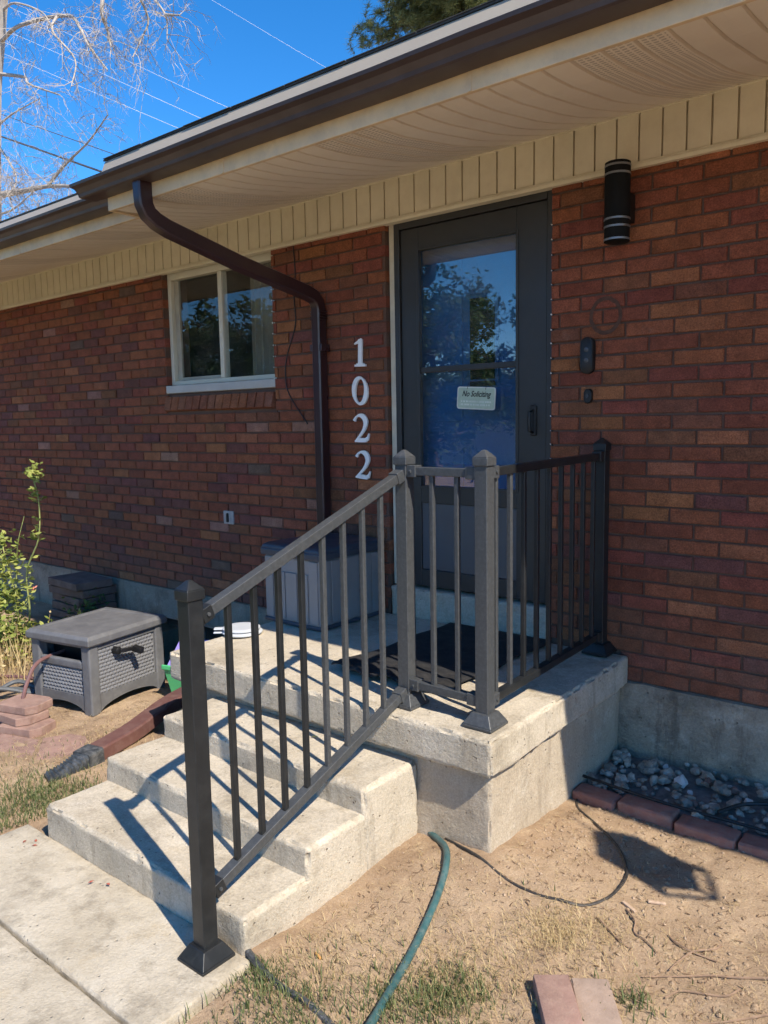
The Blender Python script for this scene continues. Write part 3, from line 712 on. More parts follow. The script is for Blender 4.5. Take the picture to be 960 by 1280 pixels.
# house numbers
def strip(m, path, wid, d, y0):
    P = [Vector((p[0], 0, p[1])) for p in path]; N = len(P); b = len(m.v)
    for i, p in enumerate(P):
        t = (P[min(i+1, N-1)]-P[max(i-1, 0)]).normalized(); nn = Vector((-t.z, 0, t.x)); h = wid[i]/2
        for y in (y0, y0-d):
            for s_ in (-1, 1): q = p+nn*h*s_; m.v.append((q.x, y, q.z))
    for i in range(N-1):
        a_ = b+4*i
        m.f += [(a_+2, a_+3, a_+7, a_+6), (a_, a_+4, a_+5, a_+1), (a_, a_+2, a_+6, a_+4), (a_+1, a_+5, a_+7, a_+3)]
    m.f += [(b, b+1, b+3, b+2), (b+4*N-4, b+4*N-2, b+4*N-1, b+4*N-3)]
def arc(cx, cz, rx, rz, a0, a1, n): return [(cx+rx*math.cos(math.radians(a0+(a1-a0)*k/n)), cz+rz*math.sin(math.radians(a0+(a1-a0)*k/n))) for k in range(n+1)]
def digit(ch):
    m = MB()
    if ch == '1':
        strip(m, [(0.004, .0), (.004, .152)], [.027, .027], .012, 0); strip(m, [(-.036, .006), (.046, .006)], [.012, .012], .0125, 0)
        strip(m, [(-.04, .126), (-.02, .134), (.012, .149)], [.006, .014, .018], .0115, 0); strip(m, [(-.022, .014), (.03, .014)], [.008, .008], .0118, 0)
    elif ch == '0':
        pts = arc(0, .08, .046, .073, 0, 360, 36); wd = [.010+.02*abs(math.cos(math.radians(10*k+25)))**1.2 for k in range(37)]
        strip(m, pts, wd, .012, 0)
    else:
        top = arc(-.006, .112, .043, .042, 165, -25, 16); tail = [(.026, .078), (.012, .058), (-.01, .035), (-.034, .012)]
        wd = [.02, .016, .012, .011, .012, .014, .017, .021, .025, .028, .03, .031, .031, .030, .028, .026, .024] + [.021, .017, .014, .012]
        strip(m, top+tail, wd, .012, 0)
        strip(m, [(-.045, .006), (-.02, .013), (.01, .013), (.036, .012), (.05, .03)], [.008, .024, .025, .024, .006], .0125, 0)
        strip(m, [(.046, .012), (.06, .05)], [.016, .005], .0118, 0)
    return m
for ch, z, rz, lb in (('1', 1.519, -2, 'white serif house number 1 at the top of the column'), ('0', 1.303, 0, 'white serif house number 0 below the 1'), ('2', 1.091, 0, 'upper white serif house number 2 just below the 0'), ('2', .882, -5, 'lowest white serif house number 2 tilted near the handrail')):
    o = digit(ch).build('house_number', WHITE, None); o.location = (-1.187, -.006, z); o.rotation_euler = (0, math.radians(-rz), 0)
    tag(o, lb, 'house number', 'white house numbers 1022')
# door sign
sg = empty('door_sign', (-.434, .026, 1.318), 0, 'small pale green No Soliciting sign hanging on the storm door glass', 'sign')
sg.rotation_euler = (0, math.radians(3.5), 0)
def rrect(w_, h_, r_, d_):
    m = MB(); pts = []
    for cx, cz, a0 in ((w_-r_, h_-r_, 0), (-w_+r_, h_-r_, 90), (-w_+r_, -h_+r_, 180), (w_-r_, -h_+r_, 270)): pts += arc(cx, cz, r_, r_, a0, a0+90, 5)
    N = len(pts)
    for y in (0, -d_): m.v += [(x, y, z) for x, z in pts]
    m.f = [tuple(range(N))[::-1], tuple(range(N, 2*N))]+[(j, (j+1) % N, N+(j+1) % N, N+j) for j in range(N)]; return m
rrect(.115, .057, .014, .004).build('border', pmat('sign_border', (.66, .66, .58), .6), sg)
rrect(.109, .0515, .01, .0052).build('face', pmat('sign_green', (.42, .5, .38), .6, .08, 30), sg)
def text(s_, size, loc, parent, m, shear=0, align='CENTER', name='lettering', sx=1):
    c = bpy.data.curves.new(name, 'FONT'); c.body = s_; c.size = size; c.shear = shear; c.align_x = align; c.extrude = .0004; c.offset = .0006*size/.04
    o = bpy.data.objects.new(name, c); COL.objects.link(o); o.parent = parent; o.location = loc; o.rotation_euler = (PI/2, 0, 0); o.scale = (sx, 1, 1); c.materials.append(m)
    me = bpy.data.meshes.new_from_object(o.evaluated_get(bpy.context.evaluated_depsgraph_get())); o2 = bpy.data.objects.new(name, me); COL.objects.link(o2); o2.parent = parent; o2.location = loc; o2.rotation_euler = (PI/2, 0, 0); o2.scale = (sx, 1, 1)
    if not me.materials: me.materials.append(m)
    bpy.data.objects.remove(o); return o2
text('No Soliciting', .041, (0, -.0058, .008), sg, BLACK, .35, sx=.8)
lt = pmat('sign_pale_print', (.68, .72, .62), .6)
for row, z in enumerate((-.018, -.034)):
    m = MB(); xx = -.09
    while xx < .085:
        wl_ = random.uniform(.004, .008); m.box(xx, xx+wl_, -.006, -.0053, z-.004, z+.005); xx += wl_+random.choice((.002, .002, .006))
    m.build('faded_print', lt, sg)
for x in (-.055, .055): MB().tube([(x, -.006, .045), (x+.004, -.004, .062), (x, .002, .08)], .0012, 5).build('hanger', BLACK, sg, True)

# ------------------------------------------------------------------ things on the porch
ZP = .121
dm = MB(); NXm, NYm = 30, 44
for j in range(NYm+1):
    for i in range(NXm+1):
        x = -.575+.6*i/NXm; y = -.02-.94*j/NYm; t = j/NYm
        z = ZP+.004+.016*max(0, (t-.72)/.28)*(.5+.5*math.sin(i*.95+1.0*math.sin(j*.35)))+.010*max(0, (t-.8)/.2)*math.sin(j*1.2)**2
        dm.v.append((x+.01*math.sin(j*.3), y+.02*t*math.sin(i*.5), z))
for j in range(NYm):
    for i in range(NXm): q = j*(NXm+1)+i; dm.f.append((q, q+1, q+NXm+2, q+NXm+1))
mo = dm.build('doormat', RUBBER, None, True); s_ = mo.modifiers.new('solid', 'SOLIDIFY'); s_.thickness = .006; s_.offset = 1
tag(mo, 'black rubber doormat with a curled wavy front edge before the door', 'doormat')
bx = empty('deck_box', (-1.25, -.285, ZP-.002), math.radians(-1.5), 'grey plastic deck box with dark lid against the bricks beside the door', 'deck box')
def cbox(parent, name, m, x0, x1, y0, y1, z0, z1, bev=.006): return MB().box(x0, x1, y0, y1, z0, z1).build(name, m, parent, bevel=bev, seg=3)
cbox(bx, 'body', GREYBOX, -.215, .215, -.245, .245, .012, .375, .014)
cbox(bx, 'plinth', DKLID, -.222, .222, -.252, .252, 0, .022, .006)
cbox(bx, 'lid_rim', DKLID, -.232, .232, -.262, .262, .372, .412, .01)
lidm = MB(); 
for z, a_, b_ in ((.408, .228, .258), (.428, .222, .252), (.44, .2, .228), (.444, .15, .17)): lidm.v += [(i*a_, j*b_, z) for i, j in ((-1, -1), (1, -1), (1, 1), (-1, 1))]
for l in range(3):
    for j in range(4): lidm.f.append((4*l+j, 4*l+(j+1) % 4, 4*l+4+(j+1) % 4, 4*l+4+j))
lidm.f += [(0, 1, 2, 3), (12, 13, 14, 15)]
lidm.build('lid', DKLID, bx, bevel=.006)
for x0_, x1_ in ((-.205, -.145), (-.135, -.05), (-.04, .045), (.055, .13), (.14, .205)): cbox(bx, 'front_panel', GREYBOX, x0_, x1_, -.252, -.2455, .03, .29 if -.14 < x0_ < .1 else .365, .004)
for y0_, y1_ in ((-.235, -.17), (-.16, -.06), (-.05, .05), (.06, .15), (.16, .235)): cbox(bx, 'side_panel', GREYBOX, .2155, .222, y0_, y1_, .03, .365, .004)
for k, (dz, r_, dx) in enumerate(((0, .105, .0), (.018, .098, -.008))):
    o = MB().lathe((0, 0, 0), [(r_-.01, 0), (r_, .006), (r_, .012), (r_-.012, .017), (r_-.03, .0165), (.001, .0165)], 36).build('round_lid', pmat('white_plastic_lid', (.5, .52, .55), .35, .05, 8), None, True)
    o.location = (-1.365+dx, -.79, ZP-.003+dz)
    tag(o, ('lower' if k == 0 else 'upper') + ' white round plastic lid of the pair on the porch edge', 'lid', 'stacked white lids')
    MB().box(-r_-.045, -r_+.015, -.02, .02, .004, .012).build('tab', pmat('white_plastic_lid', (.5, .52, .55)), o, bevel=.004).rotation_euler = (0, 0, .75)

# ------------------------------------------------------------------ hose box and things left of the steps
hb = empty('hose_box', (-2.535, -.93, -.432), math.radians(11), 'dark grey resin hose storage box with basket-weave panels beside the steps', 'hose box')
hx, hy = .245, .29
for sx_ in (-1, 1):
    for sy_ in (-1, 1): MB().box(sx_*hx-.035*(sx_+1), sx_*hx-.035*(sx_-1), sy_*hy-.035*(sy_+1), sy_*hy-.035*(sy_-1), 0, .415).build('corner_post', HBOX, hb, bevel=.012, seg=3)
def skirt(name, p, q, fixed, axis, zlo, arch):
    m = MB(); N = 14
    for k in range(N+1):
        t = k/N; u = p+(q-p)*t; z = zlo-arch+arch*math.sin(PI*t)**.6
        for d in (0, .03):
            for zz in (z, zlo+.05): m.v.append((u, fixed+d, zz) if axis == 'x' else (fixed-d, u, zz))
    for k in range(N):
        a_ = 4*k; m.f += [(a_, a_+4, a_+5, a_+1), (a_+2, a_+3, a_+7, a_+6), (a_+1, a_+5, a_+7, a_+3), (a_, a_+2, a_+6, a_+4)]
    m.f += [(0, 1, 3, 2), (4*N, 4*N+2, 4*N+3, 4*N+1)]; return m.build(name, HBOX, hb)
skirt('bottom_skirt', -hx+.07, hx-.07, -hy+.006, 'x', .065, .045); skirt('bottom_skirt', -hy+.07, hy-.07, hx-.006, 'y', .065, .045)
cbox(hb, 'back_panel', HBOX, -hx+.03, hx-.03, hy-.03, hy-.008, .05, .41); cbox(hb, 'left_panel', HBOX, -hx+.008, -hx+.03, -hy+.03, hy-.03, .05, .41)
cbox(hb, 'upper_rail', HBOX, hx-.036, hx-.006, -hy+.07, hy-.07, .375, .415); cbox(hb, 'slot_rail', HBOX, -hx+.07, hx-.07, -hy+.004, -hy+.04, .265, .315, .012); cbox(hb, 'upper_rail', HBOX, -hx+.07, hx-.07, -hy+.006, -hy+.036, .395, .415)
cbox(hb, 'dark_slot', BLACK, -hx+.05, hx-.05, -hy+.12, -hy+.125, .26, .41); cbox(hb, 'floor', HBOX, -hx+.04, hx-.04, -hy+.04, hy-.04, .05, .062)
# basket weave panels: rows of bulging strands
def weave(p, q, z0, z1, fixed, axis):
    m = MB(); nx = max(4, int((q-p)/.026)); nz = max(4, int((z1-z0)/.021)); du = (q-p)/nx; dz = (z1-z0)/nz
    for j in range(nz):
        for i in range(nx):
            u0 = p+i*du+(.5*du if j % 2 else 0)-.25*du; zc = z0+j*dz
            if u0+du > q: continue
            u0 = max(u0, p)
            pts = []
            for uu, d in ((0, .002), (.25, .009), (.75, .009), (1, .002)):
                for zz, e in ((0, 0), (.5, .003), (1, 0)): 
                    a_ = u0+uu*du*1.02; b_ = zc+zz*dz*.98; dd = d+e-(.002 if zz != .5 else 0)
                    pts.append((a_, fixed-dd, b_) if axis == 'x' else (fixed+dd, a_, b_))
            fs = [(r_*3+c, r_*3+c+1, r_*3+c+4, r_*3+c+3) for r_ in range(3) for c in range(2)]
            m.add(pts, fs)
    b_ = MB(); 
    if axis == 'x': m.box(p-.005, q+.005, fixed, fixed+.01, z0-.02, z1+.02)
    else: m.box(fixed-.01, fixed, p-.005, q+.005, z0-.02, z1+.02)
    return tag(m.build('weave_panel', WEAVE, hb, True), kind='stuff')
weave(-hx+.07, hx-.07, .115, .262, -hy+.02, 'x'); weave(-hy+.07, hy-.07, .115, .372, hx-.018, 'y')
hl = MB()
for z, a_, b_ in ((.41, hx+.012, hy+.012), (.418, hx+.018, hy+.018), (.45, hx+.018, hy+.018), (.468, hx+.002, hy+.002), (.471, hx-.04, hy-.05), (.466, hx-.046, hy-.056), (.47, hx-.07, hy-.08)): hl.v += [(i*a_, j*b_, z) for i, j in ((-1, -1), (1, -1), (1, 1), (-1, 1))]
for l in range(6):
    for j in range(4): hl.f.append((4*l+j, 4*l+(j+1) % 4, 4*l+4+(j+1) % 4, 4*l+4+j))
hl.f += [(0, 1, 2, 3), (24, 25, 26, 27)]
hl.build('lid', HBOX, hb, bevel=.008, seg=3)
ck = MB().lathe((hx, -.1, .345), [(.022, -.02), (.022, .03), (.016, .034)], 14, 'x').build('crank', BLACK, hb, True)
bar('crank_arm', (hx+.035, -.1, .345), (hx+.04, .02, .33), .012, .01, BLACK, parent=ck); bar('crank_grip', (hx+.04, .005, .335), (hx+.1, .01, .325), .017, .017, BLACK, parent=ck)
def gtube(name, pts, r, m, label, cat, n=8, k=8, lift=True):
    P = catmull([(x, y, (gz(x, y)+r*.8+dz)) for x, y, dz in pts], k)
    return tag(MB().tube(P, r, n).build(name, m, None, True), label, cat)
gtube('leader_hose', [(-2.62, -1.08, .3), (-2.56, -1.3, .29), (-2.51, -1.40, .2), (-2.5, -1.46, .06), (-2.56, -1.52, .0), (-2.8, -1.5, 0), (-3.3, -1.45, 0)], .011, HOSER, 'faded maroon hose drooping out of the slot of the hose box', 'hose')
gtube('maroon_hose', [(-2.98, -1.02, 0), (-3.2, -1.05, 0), (-3.6, -1.25, 0), (-4.2, -1.3, 0)], .012, HOSER, 'faded maroon hose lying flat on the dirt behind the pavers', 'hose')
for k, (dy, dz) in enumerate(((0, .03), (-.06, .0), (-.13, .02))):
    gtube('grey_hose', [(-2.84, -1.15+dy*.4, .02), (-2.95, -1.25+dy, .05+dz), (-2.98, -1.4+dy, .03), (-2.9, -1.55+dy, 0), (-2.7, -1.7+dy, 0)], .014, HOSEK, ('upper', 'middle', 'lowest')[k]+' loop of grey hose coiled left of the hose box', 'hose').__setitem__('group', 'grey hose loops')
def flag(name, m, pts, z0, z1, label, cat, group=None):
    q = MB(); N = len(pts); q.v = [(x, y, z0) for x, y in pts]+[(x, y, z1) for x, y in pts]
    q.f = [tuple(range(N))[::-1], tuple(range(N, 2*N))]+[(j, (j+1) % N, N+(j+1) % N, N+j) for j in range(N)]
    return tag(q.build(name, m, None, bevel=.005), label, cat, group)
def flagpts(cx, cy_, a_, b_, rot, cut=.28):
    P = [(-a_, -b_), (a_*(1-cut), -b_), (a_, -b_*(1-cut*2)), (a_*.95, b_*.8), (a_*.6, b_), (-a_, b_)]
    c, s_ = math.cos(rot), math.sin(rot); return [(cx+x*c-y*s_, cy_+x*s_+y*c) for x, y in P]
zf = -.428
flag('edging_paver', PAVER, flagpts(-2.36, -1.48, .13, .09, .35), zf-.01, zf+.042, 'lowest pink concrete paver of the small stack by the hose box', 'paver', 'pink paver stack')
flag('edging_paver', PAVER, flagpts(-2.45, -1.47, .14, .1, .12), zf+.043, zf+.088, 'middle pink concrete paver of the small stack by the hose box', 'paver', 'pink paver stack')
flag('edging_paver', PAVER, flagpts(-2.45, -1.44, .125, .095, .3), zf+.089, zf+.134, 'top pink concrete paver of the small stack by the hose box', 'paver', 'pink paver stack')
def disc(cx, cy_, r_, a0, a1): return [(cx, cy_)] + [(cx+r_*math.cos(a_), cy_+r_*math.sin(a_)) for a_ in np.linspace(a0, a1, 14)]
flag('stepping_stone', PAVER, [(-2.16, -1.5), (-1.93, -1.66), (-1.78, -1.5), (-1.86, -1.4), (-2.0, -1.35), (-2.1, -1.38)], -.47, -.417, 'flat red stepping stone sunk in dirt before the hose box', 'stepping stone', 'red stepping stones')
flag('stepping_stone', PAVER, [(-2.16, -1.52), (-2.4, -1.6), (-2.36, -1.72), (-2.2, -1.8), (-2.0, -1.78), (-1.945, -1.675)], -.47, -.419, 'broken red stepping stone half covered by straw left of the fallen downspout', 'stepping stone', 'red stepping stones')
# fallen downspout extension
fd = empty('downspout_extension', (0, 0, 0), 0, 'faded red-brown downspout extension lying on the dirt beside the steps', 'downspout')
pp = [(-1.86, -.70, -.30), (-1.82, -.95, -.325), (-1.775, -1.10, -.345), (-1.72, -1.27, -.365), (-1.665, -1.50, -.378)]
MB().sweep(catmull(pp, 3), lambda i: rect(.052+.008*(i == 5), .036-.006*(i == 5))).build('pipe', SPOUTR, fd, True)
cb = MB().sweep([(-1.667, -1.485, -.378), (-1.65, -1.57, -.383)], rect(.057, .041)).build('coupling', CORR, fd, True)
fp = [Vector((-1.652, -1.56, -.384)).lerp(Vector((-1.66, -1.74, -.42)), k/40)+Vector((.012*math.sin(k*.08), 0, 0)) for k in range(41)]
MB().sweep(fp, lambda i: rect(.05-.011*i/40+.004*math.sin(i*1.57), .036-.01*i/40+.004*math.sin(i*1.57))).build('flexible_end', CORR, fd, True)
# green toy tub in the window well
tb = empty('plastic_tub', (-2.02, -.62, -.42), .3, 'bright green and purple plastic tub in the gap left of the porch', 'tub')
GRN = pmat('green_plastic', (.08, .42, .16), .4, .08, 5); PUR = pmat('purple_plastic', (.3, .24, .62), .4, .08, 5)
m = MB()
for z, a_ in ((0, .1), (.2, .14), (.2, .13), (.012, .09)): m.v += [(i*a_, j*a_*.8, z) for i, j in ((-1, -1), (1, -1), (1, 1), (-1, 1))]
for l in range(3):
    for j in range(4): m.f.append((4*l+j, 4*l+(j+1) % 4, 4*l+4+(j+1) % 4, 4*l+4+j))
m.f += [(0, 1, 2, 3), (12, 13, 14, 15)]; m.build('tub', GRN, tb)
cbox(tb, 'rim', GRN, -.15, .15, -.122, -.108, .19, .22); MB().add([(-.13, -.1, .2), (.15, -.1, .2), (.12, .0, .36), (-.1, .0, .34), (-.13, -.09, .2), (.15, -.09, .2), (.12, .012, .36), (-.1, .012, .34)], [(0, 1, 2, 3), (4, 7, 6, 5), (0, 4, 5, 1), (1, 5, 6, 2), (2, 6, 7, 3), (3, 7, 4, 0)]).build('panel', PUR, tb)
# paver stack against the foundation
for k in range(6):
    x_, y_ = -4.02+random.uniform(-.03, .03), -.2+random.uniform(-.02, .02)
    o = MB().box(-.24, .24, -.15, .15, 0, .058).build('stacked_paver', STACKM, None, bevel=.006); o.location = (x_, y_, -.36+k*.064); o.rotation_euler = (0, 0, random.uniform(-.08, .08))
    tag(o, ('lowest', 'second lowest', 'third lowest', 'third highest', 'second highest', 'topmost')[k]+' grey-brown paver in the stack against the foundation', 'paver', 'grey pavers stacked by the foundation')

# ------------------------------------------------------------------ gravel bed, edging
gb = bpy.data.objects.new('gravel_bed', None); COL.objects.link(gb); tag(gb, kind='structure')
bed = MB(); 
for j in range(12):
    for i in range(48): x = .36+2.2*i/47; y = -.44+.44*j/11; bed.v.append((x, y, -.385+.035*(j/11)+.012*fbm(x*6, y*6, 2, 3)))
bed.f = [(j*48+i, j*48+i+1, (j+1)*48+i+1, (j+1)*48+i) for j in range(11) for i in range(47)]
bed.build('gravel_base', pmat('grey_grit', (.2, .18, .165), .95, .4, 30, 200, .8, .006), gb, True)
def rock(rx, ry, rz, seed, sub=2):
    b_ = bmesh.new(); bmesh.ops.create_icosphere(b_, subdivisions=sub, radius=1)
    for v in b_.verts:
        d = 1+.5*mnoise.noise(v.co*1.5+Vector((seed*3.7, seed, 0)))+.12*mnoise.noise(v.co*2.6+Vector((0, seed*2.1, 5)))
        v.co = Vector((v.co.x*rx, v.co.y*ry, v.co.z*rz))*d
    me = bpy.data.meshes.new('stone'); b_.to_mesh(me); b_.free(); me.polygons.foreach_set('use_smooth', [False]*len(me.polygons)); return me
ROCKS = [rock(1, random.uniform(.6, .95), random.uniform(.45, .75), k, 1+(k % 2 == 0)) for k in range(10)]
for me in ROCKS: me.materials.append(STONE)
ROCKR = rock(1, .8, .6, 31); ROCKR.materials.append(REDST)
ROCKW = rock(1, .8, .65, 33); ROCKW.materials.append(pmat('pale_stone', (.5, .48, .45), .7, .15, 14))
for k in range(300):
    x = .385+1.25*random.random()**1.05; y = -.43+.41*random.random(); r_ = random.choice((.011, .013, .016, .019, .022, .026))*random.uniform(.85, 1.15)
    if k < 14: r_ = random.uniform(.028, .038); x = .42+k*.075; y = random.uniform(-.3, -.06)
    me = random.choice(ROCKS); u = random.random()
    if u < .04: me = ROCKR
    elif u < .09: me = ROCKW
    inst('stone', me, gb, (x, y, -.38+.035*(y+.44)/.44+r_*.5+random.uniform(.004, .02)), (random.uniform(-.5, .5), random.uniform(-.5, .5), random.uniform(0, 6.3)), (r_, r_, r_))
ed_ = empty('brick_edging', (0, 0, 0), 0, 'row of reddish bricks edging the gravel bed along the foundation', 'edging')
x = .375
for k in range(10):
    L = .222 if k else .18
    o = block('brick', EDGEB, ed_, 0, L, 0, .095, -.02, .052, .04, .008, .002, .004, k*2.3)
    o.location = (x, -.515+.012*math.sin(k*1.7), -.392+.003*math.sin(k*2)); o.rotation_euler = (random.uniform(-.03, .03), random.uniform(-.02, .02), -.02+.025*math.sin(k*2.4)); x += L+.012
tag(MB().tube(catmull([(.36, -.405, -.318), (.7, -.412, -.33), (1.1, -.405, -.328), (1.5, -.41, -.33), (2.4, -.41, -.33)]), .006, 6).build('edging_strip', BLACK, None, True), 'thin black plastic strip along the back of the brick edging', 'edging strip')
tag(MB().tube(catmull([(.92, -.37, -.325), (1.0, -.26, -.312), (1.15, -.2, -.31), (1.5, -.22, -.315)]), .007, 6).build('drip_line', BLACK, None, True), 'black irrigation tube lying across the grey gravel', 'tube')
# ------------------------------------------------------------------ hoses on the dirt, pavers
gtube('green_hose', [(-.1, -1.108, .01), (.03, -1.12, .004), (.14, -1.165, 0), (.235, -1.235, 0), (.3, -1.33, 0), (.35, -1.45, 0), (.40, -1.6, 0), (.435, -1.72, 0), (.495, -1.92, 0), (.56, -2.1, 0), (.7, -2.5, 0)], .0125, HOSEG, 'green garden hose curving across the dirt from behind the steps', 'hose', 10, 10)
gtube('black_cable', [(.10, -1.115, 0), (.187, -1.155, 0), (.36, -1.21, -.001), (.48, -1.23, -.004), (.6, -1.238, -.003), (.68, -1.225, 0), (.745, -1.185, 0), (.79, -1.10, .004), (.8, -1.0, .01), (.77, -.9, .006), (.68, -.775, 0), (.55, -.68, 0), (.45, -.6, 0), (.40, -.52, 0), (.385, -.44, .015)], .0048, CABLE, 'thin dark cable looping over the dirt toward the porch corner', 'cable', 6, 8)
gtube('black_pipe', [(.02, -1.99, -.012), (.12, -2.02, -.006), (.22, -2.035, -.008), (.4, -2.05, -.009), (.8, -2.15, -.02)], .011, CORR, 'half-buried black plastic pipe in the weeds beside the walk', 'pipe', 8)
def paver(m, cx, cy_, rz, a_, b_, z0, h, label, tilt=0):
    o = block('loose_paver', m, None, -a_, a_, -b_, b_, 0, h, .03, .004, .002, .004, cx*9)
    o.location = (cx, cy_, z0); o.rotation_euler = (tilt, 0, rz); tag(o, label, 'paver', 'loose pavers in the foreground'); return o
# axes from the photograph: long side runs toward the camera
paver(PAVER, .888, -1.653, math.radians(-51.7), .1, .05, -.392, .062, 'pinkish concrete brick paver standing higher of the front pair')
paver(PAVER2, .963, -1.577, math.radians(-54.5), .1, .053, -.402, .05, 'lower tan concrete brick paver of the front pair')

# ------------------------------------------------------------------ grass, straw, debris
def clear(x, y): return not (-1.34 < x < .09 and y < -1.13) and not (-1.45 < x < .42 and y > -1.22) and y < -.05
def blades(name, mat, n, samp, hgt, wid, lean, label, cat=None, flat=False):
    m = MB()
    for _ in range(n):
        x, y = samp()
        if not clear(x, y): continue
        a_ = random.uniform(0, 2*PI); h = hgt*random.uniform(.4, 1.2); w_ = wid*random.uniform(.6, 1.3); z = gz(x, y)
        l = random.uniform(.2, 1)*lean*h; dx, dy = math.cos(a_), math.sin(a_); c = random.random()
        if flat: p1 = (x+dx*h, y+dy*h, z+.004+random.uniform(0, .006)); p0 = (x, y, z+.003); pm = (x+dx*h*.5-dy*h*.1, y+dy*h*.5+dx*h*.1, z+.006)
        else: p0 = (x, y, z-.004); pm = (x+dx*l*.35, y+dy*l*.35, z+h*.6); p1 = (x+dx*l, y+dy*l, z+h)
        sx_, sy_ = -dy*w_, dx*w_
        m.add([(p0[0]-sx_, p0[1]-sy_, p0[2]), (p0[0]+sx_, p0[1]+sy_, p0[2]), (pm[0]+sx_*.8, pm[1]+sy_*.8, pm[2]), (pm[0]-sx_*.8, pm[1]-sy_*.8, pm[2]), p1], [(0, 1, 2, 3), (3, 2, 4)], (c, c, c))
    me = bpy.data.meshes.new(name); me.from_pydata(m.v, [], m.f); me.materials.append(mat)
    a_ = me.color_attributes.new('Col', 'FLOAT_COLOR', 'CORNER'); nn = np.array([len(f) for f in m.f]); cc = np.array([(*c, 1) for c in m.c], np.float32)
    a_.data.foreach_set('color', np.repeat(cc, nn, axis=0).ravel())
    o = bpy.data.objects.new(name, me); COL.objects.link(o); return tag(o, label, cat, None, 'stuff')
def gauss(spots):
    def f():
        x, y, s_, w_ = random.choices(spots, [q[3] for q in spots])[0]; return random.gauss(x, s_), random.gauss(y, s_)
    return f
blades('grass', GRASS_G, 6500, gauss([(-1.45, -1.98, .12, 3), (-1.6, -1.85, .1, 2), (-1.4, -1.75, .1, 1.5), (-1.85, -2.1, .3, 2), (.30, -2.1, .09, 1.3), (.16, -2.05, .04, .6), (.56, -1.86, .09, 2), (.62, -1.75, .06, 1), (.45, -2.2, .2, 2), (1.03, -1.5, .03, .3), (1.2, -1.9, .3, 1)]), .03, .0017, 1.1, 'short green weeds and grass tufts growing in the dirt')
blades('dry_grass', GRASS_D, 9000, gauss([(.62, -1.66, .12, 2), (.72, -1.38, .06, 1.4), (.8, -1.3, .08, 1.2), (.55, -1.75, .15, 1.5), (.25, -1.9, .12, 1.5), (1.0, -1.35, .2, 1), (-1.75, -1.8, .25, 2), (-1.9, -1.3, .2, 1), (-2.9, -1.5, .5, 2), (-4.2, -.9, .35, 3), (.5, -1.45, .25, 1)]), .02, .0008, 2.4, 'dry yellow grass stubble lying over the dirt', flat=False)
blades('straw', GRASS_D, 8000, lambda: (random.uniform(-3.2, 1.6), random.uniform(-2.4, -.5)), .026, .0007, 1, 'loose bits of straw scattered over the dirt', flat=True)
blades('dark_litter', leaf_mat('brown_litter', (.1, .06, .035), (.24, .15, .09), .05), 5000, lambda: (random.uniform(-3.4, 1.7), random.uniform(-2.5, -.4)), .024, .0016, 1, 'dark bits of bark and leaf litter on the dirt', flat=True)
pb = MB()
for _ in range(1500):
    x, y = random.uniform(-3.2, 1.7), random.uniform(-2.5, -.45)
    if random.random() < .3: x, y = random.gauss(.5, .2), random.gauss(-1.0, .2)
    if not clear(x, y): continue
    r_ = random.choice((.002, .0025, .003, .004, .006))*random.uniform(.8, 1.3); z = gz(x, y)+r_*.3
    v = [(x+r_*random.uniform(.7, 1.2), y, z), (x-r_, y+r_*.2, z), (x, y+r_*random.uniform(.7, 1.2), z), (x+.2*r_, y-r_, z), (x, y, z+r_*.7), (x, y, z-r_)]
    pb.add(v, [(0, 2, 4), (2, 1, 4), (1, 3, 4), (3, 0, 4)])
me = bpy.data.meshes.new('pebbles'); me.from_pydata(pb.v, [], pb.f); me.materials.append(pmat('pebble', (.36, .26, .18), .9, .4, 40)); o = bpy.data.objects.new('pebbles', me); COL.objects.link(o); tag(o, 'tiny pebbles and clods strewn over the tan dirt', None, None, 'stuff')
cl = MB()
IC = [(0, 0, 1), (.894, 0, .447), (.276, .851, .447), (-.724, .526, .447), (-.724, -.526, .447), (.276, -.851, .447), (.724, .526, -.2), (-.276, .851, -.2), (-.894, 0, -.2), (-.276, -.851, -.2), (.724, -.526, -.2)]
ICF = [(0, 1, 2), (0, 2, 3), (0, 3, 4), (0, 4, 5), (0, 5, 1), (1, 6, 2), (2, 7, 3), (3, 8, 4), (4, 9, 5), (5, 10, 1), (2, 6, 7), (3, 7, 8), (4, 8, 9), (5, 9, 10), (1, 10, 6)]
for _ in range(2600):
    q = random.random()
    x, y = (random.uniform(-3, 1.7), random.uniform(-2.4, -.5)) if q < .45 else (random.gauss(1.25, .3), random.gauss(-1.3, .25)) if q < .8 else (random.gauss(.6, .25), random.gauss(-.75, .15))
    if not clear(x, y): continue
    r_ = .003+.009*random.random()**3.5; z = gz(x, y)
    cl.add([(x+r_*a_*random.uniform(.7, 1.2), y+r_*b_*random.uniform(.7, 1.2), z+r_*c_*.7*random.uniform(.7, 1.1)) for a_, b_, c_ in IC], ICF)
me = bpy.data.meshes.new('clods'); me.from_pydata(cl.v, [], cl.f); me.materials.append(DIRT); o = bpy.data.objects.new('clods', me); COL.objects.link(o); tag(o, 'crumbled soil clods lying on the tan dirt', None, None, 'stuff')
tw = [((.86, -1.13), (1.0, -1.27)), ((.8, -1.22), (.95, -1.3)), ((1.15, -1.1), (1.05, -1.3)), ((1.3, -1.18), (1.02, -1.36)), ((1.25, -1.28), (1.08, -1.42)), ((1.0, -1.17), (1.17, -1.2)), ((1.35, -1.32), (1.18, -1.47))]
